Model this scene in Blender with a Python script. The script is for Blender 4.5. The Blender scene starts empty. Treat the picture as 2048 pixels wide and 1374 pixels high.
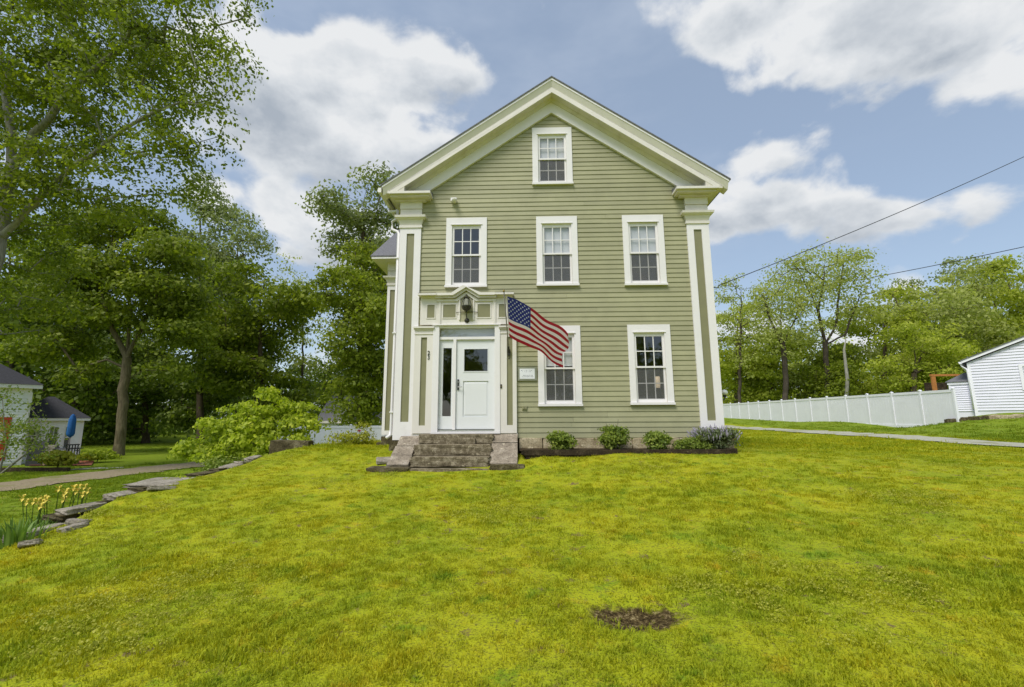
import bpy, bmesh, math, random
import numpy as np
random.seed(3)
from mathutils import Vector, Matrix

# ------------------------------------------------------------------ camera
sc = bpy.context.scene
CAM = np.array([0.0, -10.9, 1.0])
YAW, PITCH, ROLL = [math.radians(a) for a in (-1.463, 9.535, -0.265)]
FPX = 920.0                                    # focal length in pixels of a 2048 px wide frame


def basis():
    cy, sy, cp, sp = math.cos(YAW), math.sin(YAW), math.cos(PITCH), math.sin(PITCH)
    f = np.array([sy * cp, cy * cp, sp]); r = np.array([cy, -sy, 0.0]); u = np.cross(r, f)
    c, s = math.cos(ROLL), math.sin(ROLL)
    return c * r + s * u, c * u - s * r, f


RV, UV, FV = basis()
cd = bpy.data.cameras.new('camera'); cam = bpy.data.objects.new('camera', cd)
sc.collection.objects.link(cam); sc.camera = cam
cd.sensor_width = 36.0; cd.sensor_fit = 'HORIZONTAL'; cd.lens = 36.0 * FPX / 2048.0
cd.clip_start = 0.05; cd.clip_end = 3000.0
cam.matrix_world = Matrix(((RV[0], UV[0], -FV[0], CAM[0]), (RV[1], UV[1], -FV[1], CAM[1]),
                           (RV[2], UV[2], -FV[2], CAM[2]), (0, 0, 0, 1)))

# ------------------------------------------------------------------ sun, sky, exposure
SUN_EL, SUN_AZ = math.radians(56), math.radians(212)      # azimuth clockwise from +Y: front left of the house
sun_d = bpy.data.lights.new('sun', 'SUN'); sun = bpy.data.objects.new('sun', sun_d)
sc.collection.objects.link(sun)
sun_d.energy = 2.2; sun_d.angle = math.radians(24); sun_d.color = (1.0, 0.955, 0.90)
sv = Vector((math.sin(SUN_AZ) * math.cos(SUN_EL), math.cos(SUN_AZ) * math.cos(SUN_EL), math.sin(SUN_EL)))
sun.rotation_euler = sv.to_track_quat('Z', 'Y').to_euler()
sun.location = (-10, -20, 30)

SKY_STRENGTH = 0.12
EXPOSURE = 0.52
sc.view_settings.view_transform = 'Standard'; sc.view_settings.look = 'None'
sc.view_settings.exposure = EXPOSURE; sc.view_settings.gamma = 1.0
sc.view_settings.use_curve_mapping = False
sc.render.engine = 'CYCLES'
sc.cycles.max_bounces = 8; sc.cycles.diffuse_bounces = 5; sc.cycles.glossy_bounces = 3
sc.cycles.transmission_bounces = 4; sc.cycles.transparent_max_bounces = 12
sc.cycles.use_denoising = True
sc.cycles.caustics_reflective = False; sc.cycles.caustics_refractive = False
sc.cycles.sample_clamp_indirect = 6.0


def pix_dir(px, py):
    d = RV * (px - 1024) / FPX + UV * (687 - py) / FPX + FV
    return d / np.linalg.norm(d)


class NT:
    """small helper to write node trees"""
    def __init__(self, tree): self.t = tree; self.n = tree.nodes; self.l = tree.links
    def add(self, typ, **kw):
        n = self.n.new(typ)
        for k, v in kw.items(): setattr(n, k, v)
        return n
    def put(self, sock, v):
        if isinstance(v, bpy.types.NodeSocket): self.l.new(v, sock)
        else: sock.default_value = v
    def math(self, op, a, b=0.0, c=0.0, clamp=False):
        n = self.add('ShaderNodeMath', operation=op, use_clamp=clamp)
        self.put(n.inputs[0], a); self.put(n.inputs[1], b)
        if len(n.inputs) > 2: self.put(n.inputs[2], c)
        return n.outputs[0]
    def vmath(self, op, a, b=(0, 0, 0)):
        n = self.add('ShaderNodeVectorMath', operation=op)
        self.put(n.inputs[0], a)
        if op == 'SCALE': self.put(n.inputs[3], b)
        else: self.put(n.inputs[1], b)
        return n.outputs['Value'] if op in ('LENGTH', 'DOT_PRODUCT', 'DISTANCE') else n.outputs[0]
    def noise(self, vec, scale, detail=4.0, rough=0.55, dist=0.0):
        n = self.add('ShaderNodeTexNoise')
        if vec is not None: self.put(n.inputs['Vector'], vec)
        n.inputs['Scale'].default_value = scale; n.inputs['Detail'].default_value = detail
        n.inputs['Roughness'].default_value = rough; n.inputs['Distortion'].default_value = dist
        return n
    def ramp(self, fac, stops, interp='LINEAR'):
        n = self.add('ShaderNodeValToRGB'); n.color_ramp.interpolation = interp
        e = n.color_ramp.elements
        while len(e) < len(stops): e.new(0.5)
        for i, (p, c) in enumerate(stops):
            e[i].position = p; e[i].color = (c[0], c[1], c[2], 1) if not isinstance(c, (int, float)) else (c, c, c, 1)
        self.put(n.inputs[0], fac); return n.outputs[0]
    def mix(self, fac, a, b, blend='MIX'):
        n = self.add('ShaderNodeMix', data_type='RGBA', blend_type=blend)
        self.put(n.inputs[0], fac)
        self.put(n.inputs[6], a if isinstance(a, bpy.types.NodeSocket) else (*a[:3], 1))
        self.put(n.inputs[7], b if isinstance(b, bpy.types.NodeSocket) else (*b[:3], 1))
        return n.outputs[2]
    def smooth(self, v, lo, hi):
        n = self.add('ShaderNodeMapRange', interpolation_type='SMOOTHSTEP')
        self.put(n.inputs[0], v); n.inputs[1].default_value = lo; n.inputs[2].default_value = hi
        return n.outputs[0]


def build_world():
    w = bpy.data.worlds.new('World'); sc.world = w; w.use_nodes = True
    t = NT(w.node_tree); w.node_tree.nodes.clear()
    out = t.add('ShaderNodeOutputWorld'); bg = t.add('ShaderNodeBackground')
    t.l.new(bg.outputs[0], out.inputs[0]); bg.inputs[1].default_value = SKY_STRENGTH
    sky = t.add('ShaderNodeTexSky', sky_type='NISHITA')
    sky.sun_disc = False; sky.sun_elevation = SUN_EL; sky.sun_rotation = SUN_AZ
    sky.air_density = 1.0; sky.dust_density = 1.2; sky.ozone_density = 1.5
    d = t.add('ShaderNodeTexCoord').outputs['Generated']
    # cumulus heaps where the photograph has them; between and beyond them the noise alone decides
    blobs = [((790, 110), .20, .30, 1.5), ((620, 200), .22, .26, 1.6), ((910, 150), .12, .22, 1.5),
             ((560, 340), .22, .30, 1.7), ((740, 320), .18, .28, 1.8), ((470, 130), .20, .22, 1.5), ((600, 470), .18, .28, 1.8), ((860, 290), .12, .20, 1.8),
             ((1750, 20), .30, .34, 2.4), ((1420, 40), .15, .24, 2.4), ((1950, 90), .22, .28, 2.0), ((2040, 190), .10, .16, 1.5),
             ((1570, 320), .15, .36, 1.9), ((1690, 400), .19, .36, 2.4), ((1870, 430), .16, .30, 2.8), ((1470, 420), .13, .28, 2.0),
             ((1085, 5), .07, .16, 2.0),
             ((1150, 130), .17, -.34, 1.2), ((1290, 240), .18, -.34, 1.2), ((1900, 290), .13, -.28, 1.8), ((1020, 60), .08, -.18, 1.2),
             ((590, 40), .06, -.20, 1.2), ((1600, 205), .16, -.38, 3.0), ((1560, 530), .16, -.20, 2.0), ((1800, 210), .12, -.22, 3.0)]
    v = t.vmath('MULTIPLY', d, (1.0, 1.0, 1.45))
    n1 = t.noise(v, 4.2, 7.0, 0.57, 0.2).outputs[0]
    warp = t.vmath('ADD', v, t.vmath('SCALE', t.noise(v, 9.0, 2.0, 0.5).outputs[1], 0.07))
    for (vs, va) in ((9.0, .20), (21.0, .11)):            # cauliflower puffs
        vo = t.add('ShaderNodeTexVoronoi', feature='SMOOTH_F1'); t.put(vo.inputs['Vector'], warp)
        vo.inputs['Scale'].default_value = vs; vo.inputs['Smoothness'].default_value = .35
        n1 = t.math('MULTIPLY_ADD', vo.outputs['Distance'], -va, t.math('ADD', n1, va * .45))
    den = t.math('MULTIPLY_ADD', t.noise(v, 1.3, 1.0, 0.5).outputs[0], 0.35, n1)
    hgt = 0.0
    for (p, r, a, k) in blobs:
        b = pix_dir(*p)
        n = t.add('ShaderNodeVectorMath', operation='MULTIPLY_ADD')
        t.put(n.inputs[0], d); n.inputs[1].default_value = (1 / r, 1 / r, k / r); n.inputs[2].default_value = (-b[0] / r, -b[1] / r, -b[2] * k / r)
        m = t.math('SUBTRACT', 1.0, t.vmath('LENGTH', n.outputs[0]), clamp=True)
        den = t.math('MULTIPLY_ADD', m, a, den)
        if a > 0:
            dz = t.vmath('DOT_PRODUCT', n.outputs[0], (0, 0, 1))
            hgt = t.math('MULTIPLY_ADD', m, dz, hgt)
    cover = t.smooth(den, 0.69, 0.85)
    # crowns are white, bases are grey
    detail = t.noise(v, 7.0, 5.0, 0.62).outputs[0]
    bands = t.noise(t.vmath('MULTIPLY', d, (1.0, 1.0, 3.6)), 2.6, 3.0, 0.55).outputs[0]
    core = t.smooth(den, 0.78, 1.15)
    base = t.math('MULTIPLY_ADD', hgt, -1.9, t.math('MULTIPLY_ADD', core, 0.70, 0.06))
    base = t.math('ADD', base, t.math('MULTIPLY_ADD', bands, 1.7, -0.85))
    base = t.math('ADD', base, t.math('MULTIPLY_ADD', detail, 1.7, -0.85), clamp=True)
    ccol = t.ramp(base, [(0.0, (4.75, 4.85, 4.95)), (0.35, (4.0, 4.2, 4.42)), (1.0, (2.35, 2.65, 3.05))])
    blue = t.mix(0.50, t.mix(1.0, sky.outputs[0], (1.15, 1.12, 1.05), 'MULTIPLY'), (2.5, 2.98, 3.7))
    veil = t.smooth(t.noise(t.vmath('MULTIPLY', d, (1, 1, 2.5)), 2.2, 5.0, 0.6).outputs[0], 0.40, 0.75)
    blue = t.mix(t.math('MULTIPLY', veil, 0.25), blue, (4.2, 4.6, 5.2))
    col = t.mix(cover, blue, ccol)
    t.l.new(col, bg.inputs[0])
    w.cycles.sampling_method = 'MANUAL'; w.cycles.sample_map_resolution = 512


build_world()

# ------------------------------------------------------------------ small tools
C = sc.collection
rng = np.random.default_rng(7)


def at(px, py, Y):
    """world point seen at photo pixel (px, py) on the vertical plane y = Y"""
    d = RV * (px - 1024) / FPX + UV * (687 - py) / FPX + FV
    return CAM + d * (Y - CAM[1]) / d[1]


def mesh_obj(name, verts, faces, mats, parent=None, midx=None, smooth=False):
    me = bpy.data.meshes.new(name); me.from_pydata([tuple(v) for v in verts], [], faces)
    for m in (mats if isinstance(mats, (list, tuple)) else [mats]): me.materials.append(m)
    if midx is not None: me.polygons.foreach_set('material_index', midx)
    if smooth: me.polygons.foreach_set('use_smooth', [True] * len(me.polygons))
    me.update()
    o = bpy.data.objects.new(name, me); C.objects.link(o)
    if parent: o.parent = parent
    return o


def big_mesh(name, V, Q, mat, parent=None, tone=None, smooth=False):
    """quads from numpy arrays"""
    me = bpy.data.meshes.new(name); n = len(Q)
    me.vertices.add(len(V)); me.vertices.foreach_set('co', np.asarray(V, np.float32).ravel())
    me.loops.add(n * 4); me.loops.foreach_set('vertex_index', np.asarray(Q, np.int32).ravel())
    me.polygons.add(n); me.polygons.foreach_set('loop_start', np.arange(0, 4 * n, 4, dtype=np.int32))
    me.polygons.foreach_set('loop_total', np.full(n, 4, np.int32))
    if smooth: me.polygons.foreach_set('use_smooth', np.ones(n, bool))
    me.materials.append(mat)
    if tone is not None:
        a = me.attributes.new('tone', 'FLOAT', 'FACE'); a.data.foreach_set('value', np.asarray(tone, np.float32))
    me.update(); me.validate()
    o = bpy.data.objects.new(name, me); C.objects.link(o)
    if parent: o.parent = parent
    return o


class MB:
    def __init__(s): s.v = []; s.f = []; s.m = []
    def add(s, vs, fs, mi=0):
        k = len(s.v); s.v += [tuple(map(float, p)) for p in vs]; s.f += [tuple(i + k for i in f) for f in fs]; s.m += [mi] * len(fs)
        return s
    def box(s, x0, x1, y0, y1, z0, z1, mi=0):
        return s.add([(x0, y0, z0), (x1, y0, z0), (x1, y1, z0), (x0, y1, z0), (x0, y0, z1), (x1, y0, z1), (x1, y1, z1), (x0, y1, z1)],
                     [(0, 3, 2, 1), (4, 5, 6, 7), (0, 1, 5, 4), (1, 2, 6, 5), (2, 3, 7, 6), (3, 0, 4, 7)], mi)
    def prism(s, poly, y0, y1, mi=0):
        """polygon of (x,z) [or (x,z,dy)] counter-clockwise seen from -y, from y0 (front) to y1 (back)"""
        n = len(poly)
        a = [(p[0], y0 + (p[2] if len(p) > 2 else 0), p[1]) for p in poly]; b = [(p[0], y1, p[1]) for p in poly]
        return s.add(a + b, [tuple(range(n)), tuple(range(2 * n - 1, n - 1, -1))] + [(i, n + i, n + (i + 1) % n, (i + 1) % n) for i in range(n)], mi)
    def prism_x(s, poly, x0, x1, mi=0):
        """polygon of (y,z) run along x"""
        n = len(poly); a = [(x0, p[0], p[1]) for p in poly]; b = [(x1, p[0], p[1]) for p in poly]
        return s.add(a + b, [tuple(range(n - 1, -1, -1)), tuple(range(n, 2 * n))] + [(i, (i + 1) % n, n + (i + 1) % n, n + i) for i in range(n)], mi)
    def tube(s, pts, r, n=8, mi=0, caps=True):
        pts = [Vector(p) for p in pts]; rs = r if isinstance(r, (list, tuple)) else [r] * len(pts)
        k = len(s.v); vs = []
        for i, p in enumerate(pts):
            t = (pts[min(i + 1, len(pts) - 1)] - pts[max(i - 1, 0)]).normalized()
            a = t.cross(Vector((0, 0, 1)))
            if a.length < 1e-3: a = t.cross(Vector((1, 0, 0)))
            a.normalize(); b = t.cross(a)
            vs += [p + (a * math.cos(2 * math.pi * j / n) + b * math.sin(2 * math.pi * j / n)) * rs[i] for j in range(n)]
        fs = [(i * n + j, i * n + (j + 1) % n, (i + 1) * n + (j + 1) % n, (i + 1) * n + j) for i in range(len(pts) - 1) for j in range(n)]
        if caps: fs += [tuple(range(n - 1, -1, -1)), tuple(range((len(pts) - 1) * n, len(pts) * n))]
        return s.add(vs, fs, mi)
    def lathe(s, prof, c=(0, 0, 0), n=16, mi=0):
        vs = [(c[0] + r * math.cos(2 * math.pi * j / n), c[1] + r * math.sin(2 * math.pi * j / n), c[2] + z) for r, z in prof for j in range(n)]
        fs = [(i * n + j, i * n + (j + 1) % n, (i + 1) * n + (j + 1) % n, (i + 1) * n + j) for i in range(len(prof) - 1) for j in range(n)]
        return s.add(vs, fs, mi)
    def build(s, name, mat, parent=None, smooth=False):
        return mesh_obj(name, s.v, s.f, mat, parent, s.m if isinstance(mat, (list, tuple)) else None, smooth)


def empty(name, loc=(0, 0, 0), parent=None):
    o = bpy.data.objects.new(name, None); C.objects.link(o); o.location = loc
    if parent: o.parent = parent
    return o


def tag(o, label, cat, group=None):
    o['label'] = label; o['category'] = cat
    if group: o['group'] = group
    return o


def structure(o): o['kind'] = 'structure'; return o
def stuff(o): o['kind'] = 'stuff'; return o


def box(name, x0, x1, y0, y1, z0, z1, mat, parent=None):
    return MB().box(x0, x1, y0, y1, z0, z1).build(name, mat, parent)


# ------------------------------------------------------------------ materials
def mat_base(name):
    m = bpy.data.materials.new(name); m.use_nodes = True; t = NT(m.node_tree)
    return m, t, t.n['Principled BSDF']


def plain(name, col, rough=0.6, var=0.06, scale=6.0, bump=0.0, bscale=60.0, spec=0.4, metal=0.0, stain=None, streak=False, per_piece=0.0):
    m, t, p = mat_base(name)
    pos = t.add('ShaderNodeNewGeometry').outputs['Position']
    vec = t.vmath('MULTIPLY', pos, (1, 1, 0.25)) if streak else pos
    n = t.noise(vec, scale, 6.0, 0.65).outputs[0]
    lo = tuple(max(0, c * (1 - var * 2)) for c in col); hi = tuple(min(1, c * (1 + var * 2)) for c in col)
    c = t.ramp(n, [(0.25, lo), (0.75, hi)])
    if stain:
        f = t.smooth(t.noise(vec, stain[1], 7.0, 0.7).outputs[0], stain[2], stain[3])
        c = t.mix(f, c, stain[0])
    if per_piece:                                # every board took the paint a little differently
        oi = t.add('ShaderNodeObjectInfo').outputs['Random']
        c = t.mix(1.0, c, t.ramp(oi, [(0, 1 - per_piece), (1, 1 + per_piece)]), 'MULTIPLY')
    t.l.new(c, p.inputs['Base Color'])
    p.inputs['Roughness'].default_value = rough; p.inputs['Specular IOR Level'].default_value = spec
    p.inputs['Metallic'].default_value = metal
    if bump:
        b = t.add('ShaderNodeBump'); b.inputs['Strength'].default_value = bump; b.inputs['Distance'].default_value = 0.02
        t.l.new(t.noise(pos, bscale, 5.0, 0.6).outputs[0], b.inputs['Height']); t.l.new(b.outputs[0], p.inputs['Normal'])
    return m


M = {}
M['siding'] = plain('siding_paint', (.338, .330, .196), .55, .05, 2.2, .05, 40, .35, stain=((.25, .25, .14), 1.3, .56, .85), per_piece=.07)
M['panel'] = plain('olive_panel_paint', (.235, .228, .125), .55, .04, 3, .04, 40, .35)
M['trim'] = plain('cream_trim_paint', (.725, .69, .635), .5, .035, 2.5, .03, 30, .35, stain=((.57, .53, .45), 2.0, .55, .85), streak=True)
M['white'] = plain('white_trim_paint', (.80, .775, .775), .45, .02, 2.0, .02, 30, .4, stain=((.69, .66, .64), 2.0, .55, .85))
M['door'] = plain('door_white_paint', (.74, .755, .765), .38, .012, 2.0, 0, 30, .45)
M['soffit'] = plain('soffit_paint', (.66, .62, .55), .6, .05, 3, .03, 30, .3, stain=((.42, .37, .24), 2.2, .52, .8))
M['niche'] = plain('niche_paint', (.40, .38, .25), .6, .06, 6, .05, 40, .3)
M['shingle'] = plain('asphalt_shingle', (.16, .16, .17), .9, .25, 26, .4, 90, .2)
M['shingle_dark'] = plain('dark_asphalt_shingle', (.045, .045, .05), .9, .2, 18, .4, 90, .2)
M['black'] = plain('black_metal', (.02, .02, .022), .45, .1, 20, 0, 30, .5)
M['iron'] = plain('aged_bronze', (.045, .042, .03), .5, .25, 30, .1, 60, .5, .5)
M['steel'] = plain('brushed_steel', (.55, .55, .55), .35, .05, 20, 0, 30, .5, .9)
M['interior'] = plain('interior_plaster', (.38, .37, .35), .9, .05, 2)
M['shade'] = plain('window_shade_cloth', (.60, .60, .63), .9, .03, 4)
M['vinyl'] = plain('white_vinyl', (.88, .875, .93), .4, .02, 1.2, 0, 30, .4, stain=((.78, .775, .82), 1.0, .5, .9))
M['gsiding'] = plain('garage_white_siding', (.75, .75, .83), .5, .03, 1.5, 0, 30, .35)
M['nsiding'] = plain('cottage_white_siding', (.80, .81, .80), .6, .04, 3, 0, 30, .3)
M['red'] = plain('red_door_paint', (.50, .05, .02), .5, .1, 5)
M['orange_wood'] = plain('cedar_wood', (.46, .19, .05), .7, .15, 8, .1, 30, .3)
M['bluecloth'] = plain('blue_canvas', (.02, .12, .36), .85, .12, 8)
M['lilac'] = plain('lilac_petal', (.36, .33, .42), .7, .2, 30)
M['yellowpetal'] = plain('yellow_iris_petal', (.82, .62, .12), .6, .2, 40)
M['poppy'] = plain('crimson_petal', (.30, .01, .05), .6, .2, 40)
M['paper'] = plain('white_enamel', (.78, .79, .82), .4, .02, 5)
M['plaque'] = plain('grey_green_board', (.26, .27, .20), .7, .1, 8)
M['ink'] = plain('dark_ink', (.05, .05, .08), .6, .05, 5)
M['wire'] = plain('wire_sheath', (.03, .03, .035), .6, .05, 5)
M['brass'] = plain('dull_brass', (.35, .25, .08), .4, .1, 20, 0, 30, .5, .8)
M['pole'] = plain('pole_grey', (.24, .22, .2), .5, .1, 10)
M['fstar'] = plain('flag_star_thread', (.62, .66, .85), .8, .02, 60)
for _k, _c in (('fred', (.46, .008, .028)), ('fwhite', (.93, .84, .87)), ('fblue', (.022, .032, .25))):
    _m, _t, _p = mat_base('flag_' + _k[1:] + '_nylon')
    _n = _t.ramp(_t.noise(_t.add('ShaderNodeNewGeometry').outputs['Position'], 60, 3.0).outputs[0], [(.3, tuple(v * .92 for v in _c)), (.7, _c)])
    _t.l.new(_n, _p.inputs['Base Color']); _p.inputs['Roughness'].default_value = .65; _p.inputs['Sheen Weight'].default_value = .15
    _tr = _t.add('ShaderNodeBsdfTranslucent'); _t.l.new(_n, _tr.inputs[0])
    _mx = _t.add('ShaderNodeMixShader'); _mx.inputs[0].default_value = .5
    _t.l.new(_p.outputs[0], _mx.inputs[1]); _t.l.new(_tr.outputs[0], _mx.inputs[2]); _t.l.new(_mx.outputs[0], _t.n['Material Output'].inputs['Surface'])
    M[_k] = _m
M['soil'] = plain('bed_soil', (.05, .035, .02), .95, .3, 14, .8, 40, .1)
M['brick'] = plain('red_paver', (.30, .10, .055), .85, .2, 14, .3, 60)


def stone_mat(name, c0, c1, c2, scale):
    m, t, p = mat_base(name)
    pos = t.add('ShaderNodeNewGeometry').outputs['Position']
    n1 = t.noise(pos, scale, 8.0, .7).outputs[0]
    n2 = t.noise(pos, scale * 7, 4.0, .7).outputs[0]
    c = t.ramp(n1, [(.3, c0), (.52, c1), (.72, c2)])
    c = t.mix(t.smooth(n2, .45, .75), c, tuple(x * .45 for x in c0))
    n3 = t.noise(t.vmath('ADD', pos, (7, 3, 1)), scale * 1.7, 6.0, .7).outputs[0]
    c = t.mix(t.smooth(n3, .60, .72), c, (min(1, c2[0] * 1.3), min(1, c2[1] * 1.3), c2[2] * 1.2))
    t.l.new(c, p.inputs['Base Color']); p.inputs['Roughness'].default_value = .9
    p.inputs['Specular IOR Level'].default_value = .2
    b = t.add('ShaderNodeBump'); b.inputs['Strength'].default_value = .8; b.inputs['Distance'].default_value = .03
    t.l.new(t.math('MULTIPLY_ADD', n2, .5, n1), b.inputs['Height']); t.l.new(b.outputs[0], p.inputs['Normal'])
    return m


M['granite'] = stone_mat('weathered_granite', (.065, .050, .026), (.235, .195, .125), (.50, .44, .32), 8.0)
M['cheek'] = stone_mat('pink_granite', (.17, .14, .105), (.31, .262, .20), (.47, .42, .34), 5.0)
M['darkstone'] = stone_mat('mossy_dark_stone', (.035, .028, .014), (.11, .09, .045), (.27, .235, .15), 5.0)
M['fieldstone'] = stone_mat('field_stone', (.27, .21, .125), (.47, .395, .25), (.64, .57, .42), 4.0)
M['flagstone'] = stone_mat('flat_grey_stone', (.17, .15, .11), (.33, .295, .235), (.50, .46, .385), 4.5)
M['timber'] = stone_mat('rotting_timber', (.02, .014, .008), (.05, .036, .02), (.13, .10, .06), 6.0)


def leaf_mat(name, stops, trans=0.35, tint=(1.2, 1.3, .5)):
    m, t, p = mat_base(name)
    a = t.add('ShaderNodeAttribute', attribute_name='tone').outputs['Fac']
    c = t.ramp(a, stops)
    t.l.new(c, p.inputs['Base Color']); p.inputs['Roughness'].default_value = .5
    p.inputs['Specular IOR Level'].default_value = .25
    tr = t.add('ShaderNodeBsdfTranslucent'); t.l.new(t.mix(1.0, c, tint, 'MULTIPLY'), tr.inputs[0])
    mx = t.add('ShaderNodeMixShader'); mx.inputs[0].default_value = trans
    t.l.new(p.outputs[0], mx.inputs[1]); t.l.new(tr.outputs[0], mx.inputs[2])
    t.l.new(mx.outputs[0], t.n['Material Output'].inputs['Surface'])
    return m


M['maple'] = leaf_mat('maple_leaf', [(0, (.105, .145, .014)), (.5, (.205, .260, .022)), (1, (.335, .380, .036))], .5)
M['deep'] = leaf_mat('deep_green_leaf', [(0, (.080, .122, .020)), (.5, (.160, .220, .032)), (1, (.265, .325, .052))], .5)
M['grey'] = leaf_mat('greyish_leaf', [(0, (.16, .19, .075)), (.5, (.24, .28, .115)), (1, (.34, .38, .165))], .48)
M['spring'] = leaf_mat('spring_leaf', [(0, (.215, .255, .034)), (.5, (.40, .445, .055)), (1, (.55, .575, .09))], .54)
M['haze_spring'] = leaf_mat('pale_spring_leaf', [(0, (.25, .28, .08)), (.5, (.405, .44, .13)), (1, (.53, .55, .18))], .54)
M['bright'] = leaf_mat('bright_shrub_leaf', [(0, (.18, .25, .02)), (.5, (.38, .455, .034)), (1, (.56, .60, .06))], .48)
M['box'] = leaf_mat('garden_shrub_leaf', [(0, (.095, .150, .022)), (.5, (.205, .275, .040)), (1, (.35, .40, .08))], .38)
M['lavleaf'] = leaf_mat('grey_green_leaf', [(0, (.06, .09, .035)), (.5, (.14, .175, .075)), (1, (.24, .27, .14))], .3)
M['hosta'] = leaf_mat('yellow_green_leaf', [(0, (.20, .23, .018)), (.5, (.36, .37, .035)), (1, (.5, .48, .07))], .35)
M['blade'] = leaf_mat('iris_blade', [(0, (.075, .145, .022)), (.5, (.14, .245, .04)), (1, (.25, .36, .08))], .3)


def bark_mat(name, c0, c1):
    m, t, p = mat_base(name)
    pos = t.add('ShaderNodeNewGeometry').outputs['Position']
    v = t.vmath('MULTIPLY', pos, (9, 9, 1.6))
    n = t.noise(v, 1.3, 7.0, .7).outputs[0]
    t.l.new(t.ramp(n, [(.3, c0), (.7, c1)]), p.inputs['Base Color'])
    p.inputs['Roughness'].default_value = .95; p.inputs['Specular IOR Level'].default_value = .15
    b = t.add('ShaderNodeBump'); b.inputs['Strength'].default_value = .9; b.inputs['Distance'].default_value = .04
    t.l.new(n, b.inputs['Height']); t.l.new(b.outputs[0], p.inputs['Normal'])
    return m


M['bark'] = bark_mat('grey_brown_bark', (.045, .034, .022), (.16, .125, .085))
M['bark_olive'] = bark_mat('olive_grey_bark', (.085, .07, .038), (.25, .215, .125))
M['bark_pale'] = bark_mat('pale_grey_bark', (.16, .15, .12), (.40, .385, .34))
M['bark_thin'] = bark_mat('dark_twig_bark', (.035, .028, .02), (.11, .09, .07))


def lawn_color(t, pos, blades):
    """yellow-green turf with straw patches and greener clumps"""
    a = t.noise(pos, .9, 6.0, .66).outputs[0]
    b = t.noise(t.vmath('ADD', pos, (31, 5, 2)), 2.6, 6.0, .7).outputs[0]
    d = t.noise(t.vmath('ADD', pos, (3, 17, 9)), 7.0, 4.0, .6).outputs[0]
    c = t.ramp(a, [(.28, (.225, .310, .014)), (.50, (.345, .385, .015)), (.72, (.430, .420, .016))])
    c = t.mix(t.math('MULTIPLY', t.smooth(b, .55, .75), .8), c, (.52, .385, .022))
    c = t.mix(t.smooth(b, .46, .30), c, (.185, .285, .014))
    c = t.mix(t.math('MULTIPLY', t.smooth(d, .52, .72), .28), c, (.19, .26, .016) if blades else (.17, .16, .03))
    # the yards beyond the wall and beyond the drive are sown with a greener grass
    sx = t.add('ShaderNodeSeparateXYZ'); t.put(sx.inputs[0], pos)
    yard = t.math('ADD', t.smooth(sx.outputs[0], -6.6, -7.4), t.smooth(sx.outputs[0], 15.0, 16.5))
    c = t.mix(t.math('MULTIPLY', yard, .72), c, (.135, .235, .016))
    return c


def grass_mat():
    m, t, p = mat_base('grass_blade')
    pos = t.add('ShaderNodeNewGeometry').outputs['Position']
    c = lawn_color(t, pos, True)
    rnd = t.add('ShaderNodeAttribute', attribute_name='tone').outputs['Fac']
    c = t.mix(1.0, c, t.ramp(rnd, [(0, (.78, .82, .85)), (.6, (1.05, 1.05, 1)), (1, (1.35, 1.25, 1.5))]), 'MULTIPLY')
    t.l.new(c, p.inputs['Base Color']); p.inputs['Roughness'].default_value = .6
    p.inputs['Specular IOR Level'].default_value = .15
    tr = t.add('ShaderNodeBsdfTranslucent'); t.l.new(t.mix(1.0, c, (1.3, 1.15, .6), 'MULTIPLY'), tr.inputs[0])
    mx = t.add('ShaderNodeMixShader'); mx.inputs[0].default_value = .42
    t.l.new(p.outputs[0], mx.inputs[1]); t.l.new(tr.outputs[0], mx.inputs[2])
    t.l.new(mx.outputs[0], t.n['Material Output'].inputs['Surface'])
    return m


HOLE = np.array([0.83, -7.06, -0.46])


def ground_mat():
    m, t, p = mat_base('lawn_ground')
    pos = t.add('ShaderNodeNewGeometry').outputs['Position']
    c = lawn_color(t, pos, False)
    fine = t.noise(pos, 45, 4.0, .7).outputs[0]
    c = t.mix(t.smooth(fine, .46, .68), c, (.125, .125, .018))
    # thin turf: bare earth patches
    thin = t.smooth(t.noise(t.vmath('ADD', pos, (50, 9, 0)), 4.5, 6.0, .72).outputs[0], .58, .68)
    c = t.mix(thin, c, (.17, .125, .055))
    dv = t.vmath('MULTIPLY', t.vmath('SUBTRACT', pos, (float(HOLE[0]), float(HOLE[1]), float(HOLE[2]))), (1.0, 1.7, .3))
    dd = t.math('ADD', t.vmath('LENGTH', dv), t.math('MULTIPLY_ADD', t.noise(pos, 7, 4.0, .6).outputs[0], .5, -.25))
    soil = t.ramp(t.noise(pos, 30, 5.0, .75).outputs[0], [(.42, (.028, .019, .007)), (.56, (.11, .078, .03)), (.70, (.42, .34, .17))])
    c = t.mix(t.smooth(dd, .42, .28), c, soil)
    t.l.new(c, p.inputs['Base Color']); p.inputs['Roughness'].default_value = .95
    p.inputs['Specular IOR Level'].default_value = .1
    b = t.add('ShaderNodeBump'); b.inputs['Strength'].default_value = .6; b.inputs['Distance'].default_value = .04
    t.l.new(fine, b.inputs['Height']); t.l.new(b.outputs[0], p.inputs['Normal'])
    return m


M['grass'] = grass_mat(); M['ground'] = ground_mat()


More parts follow.
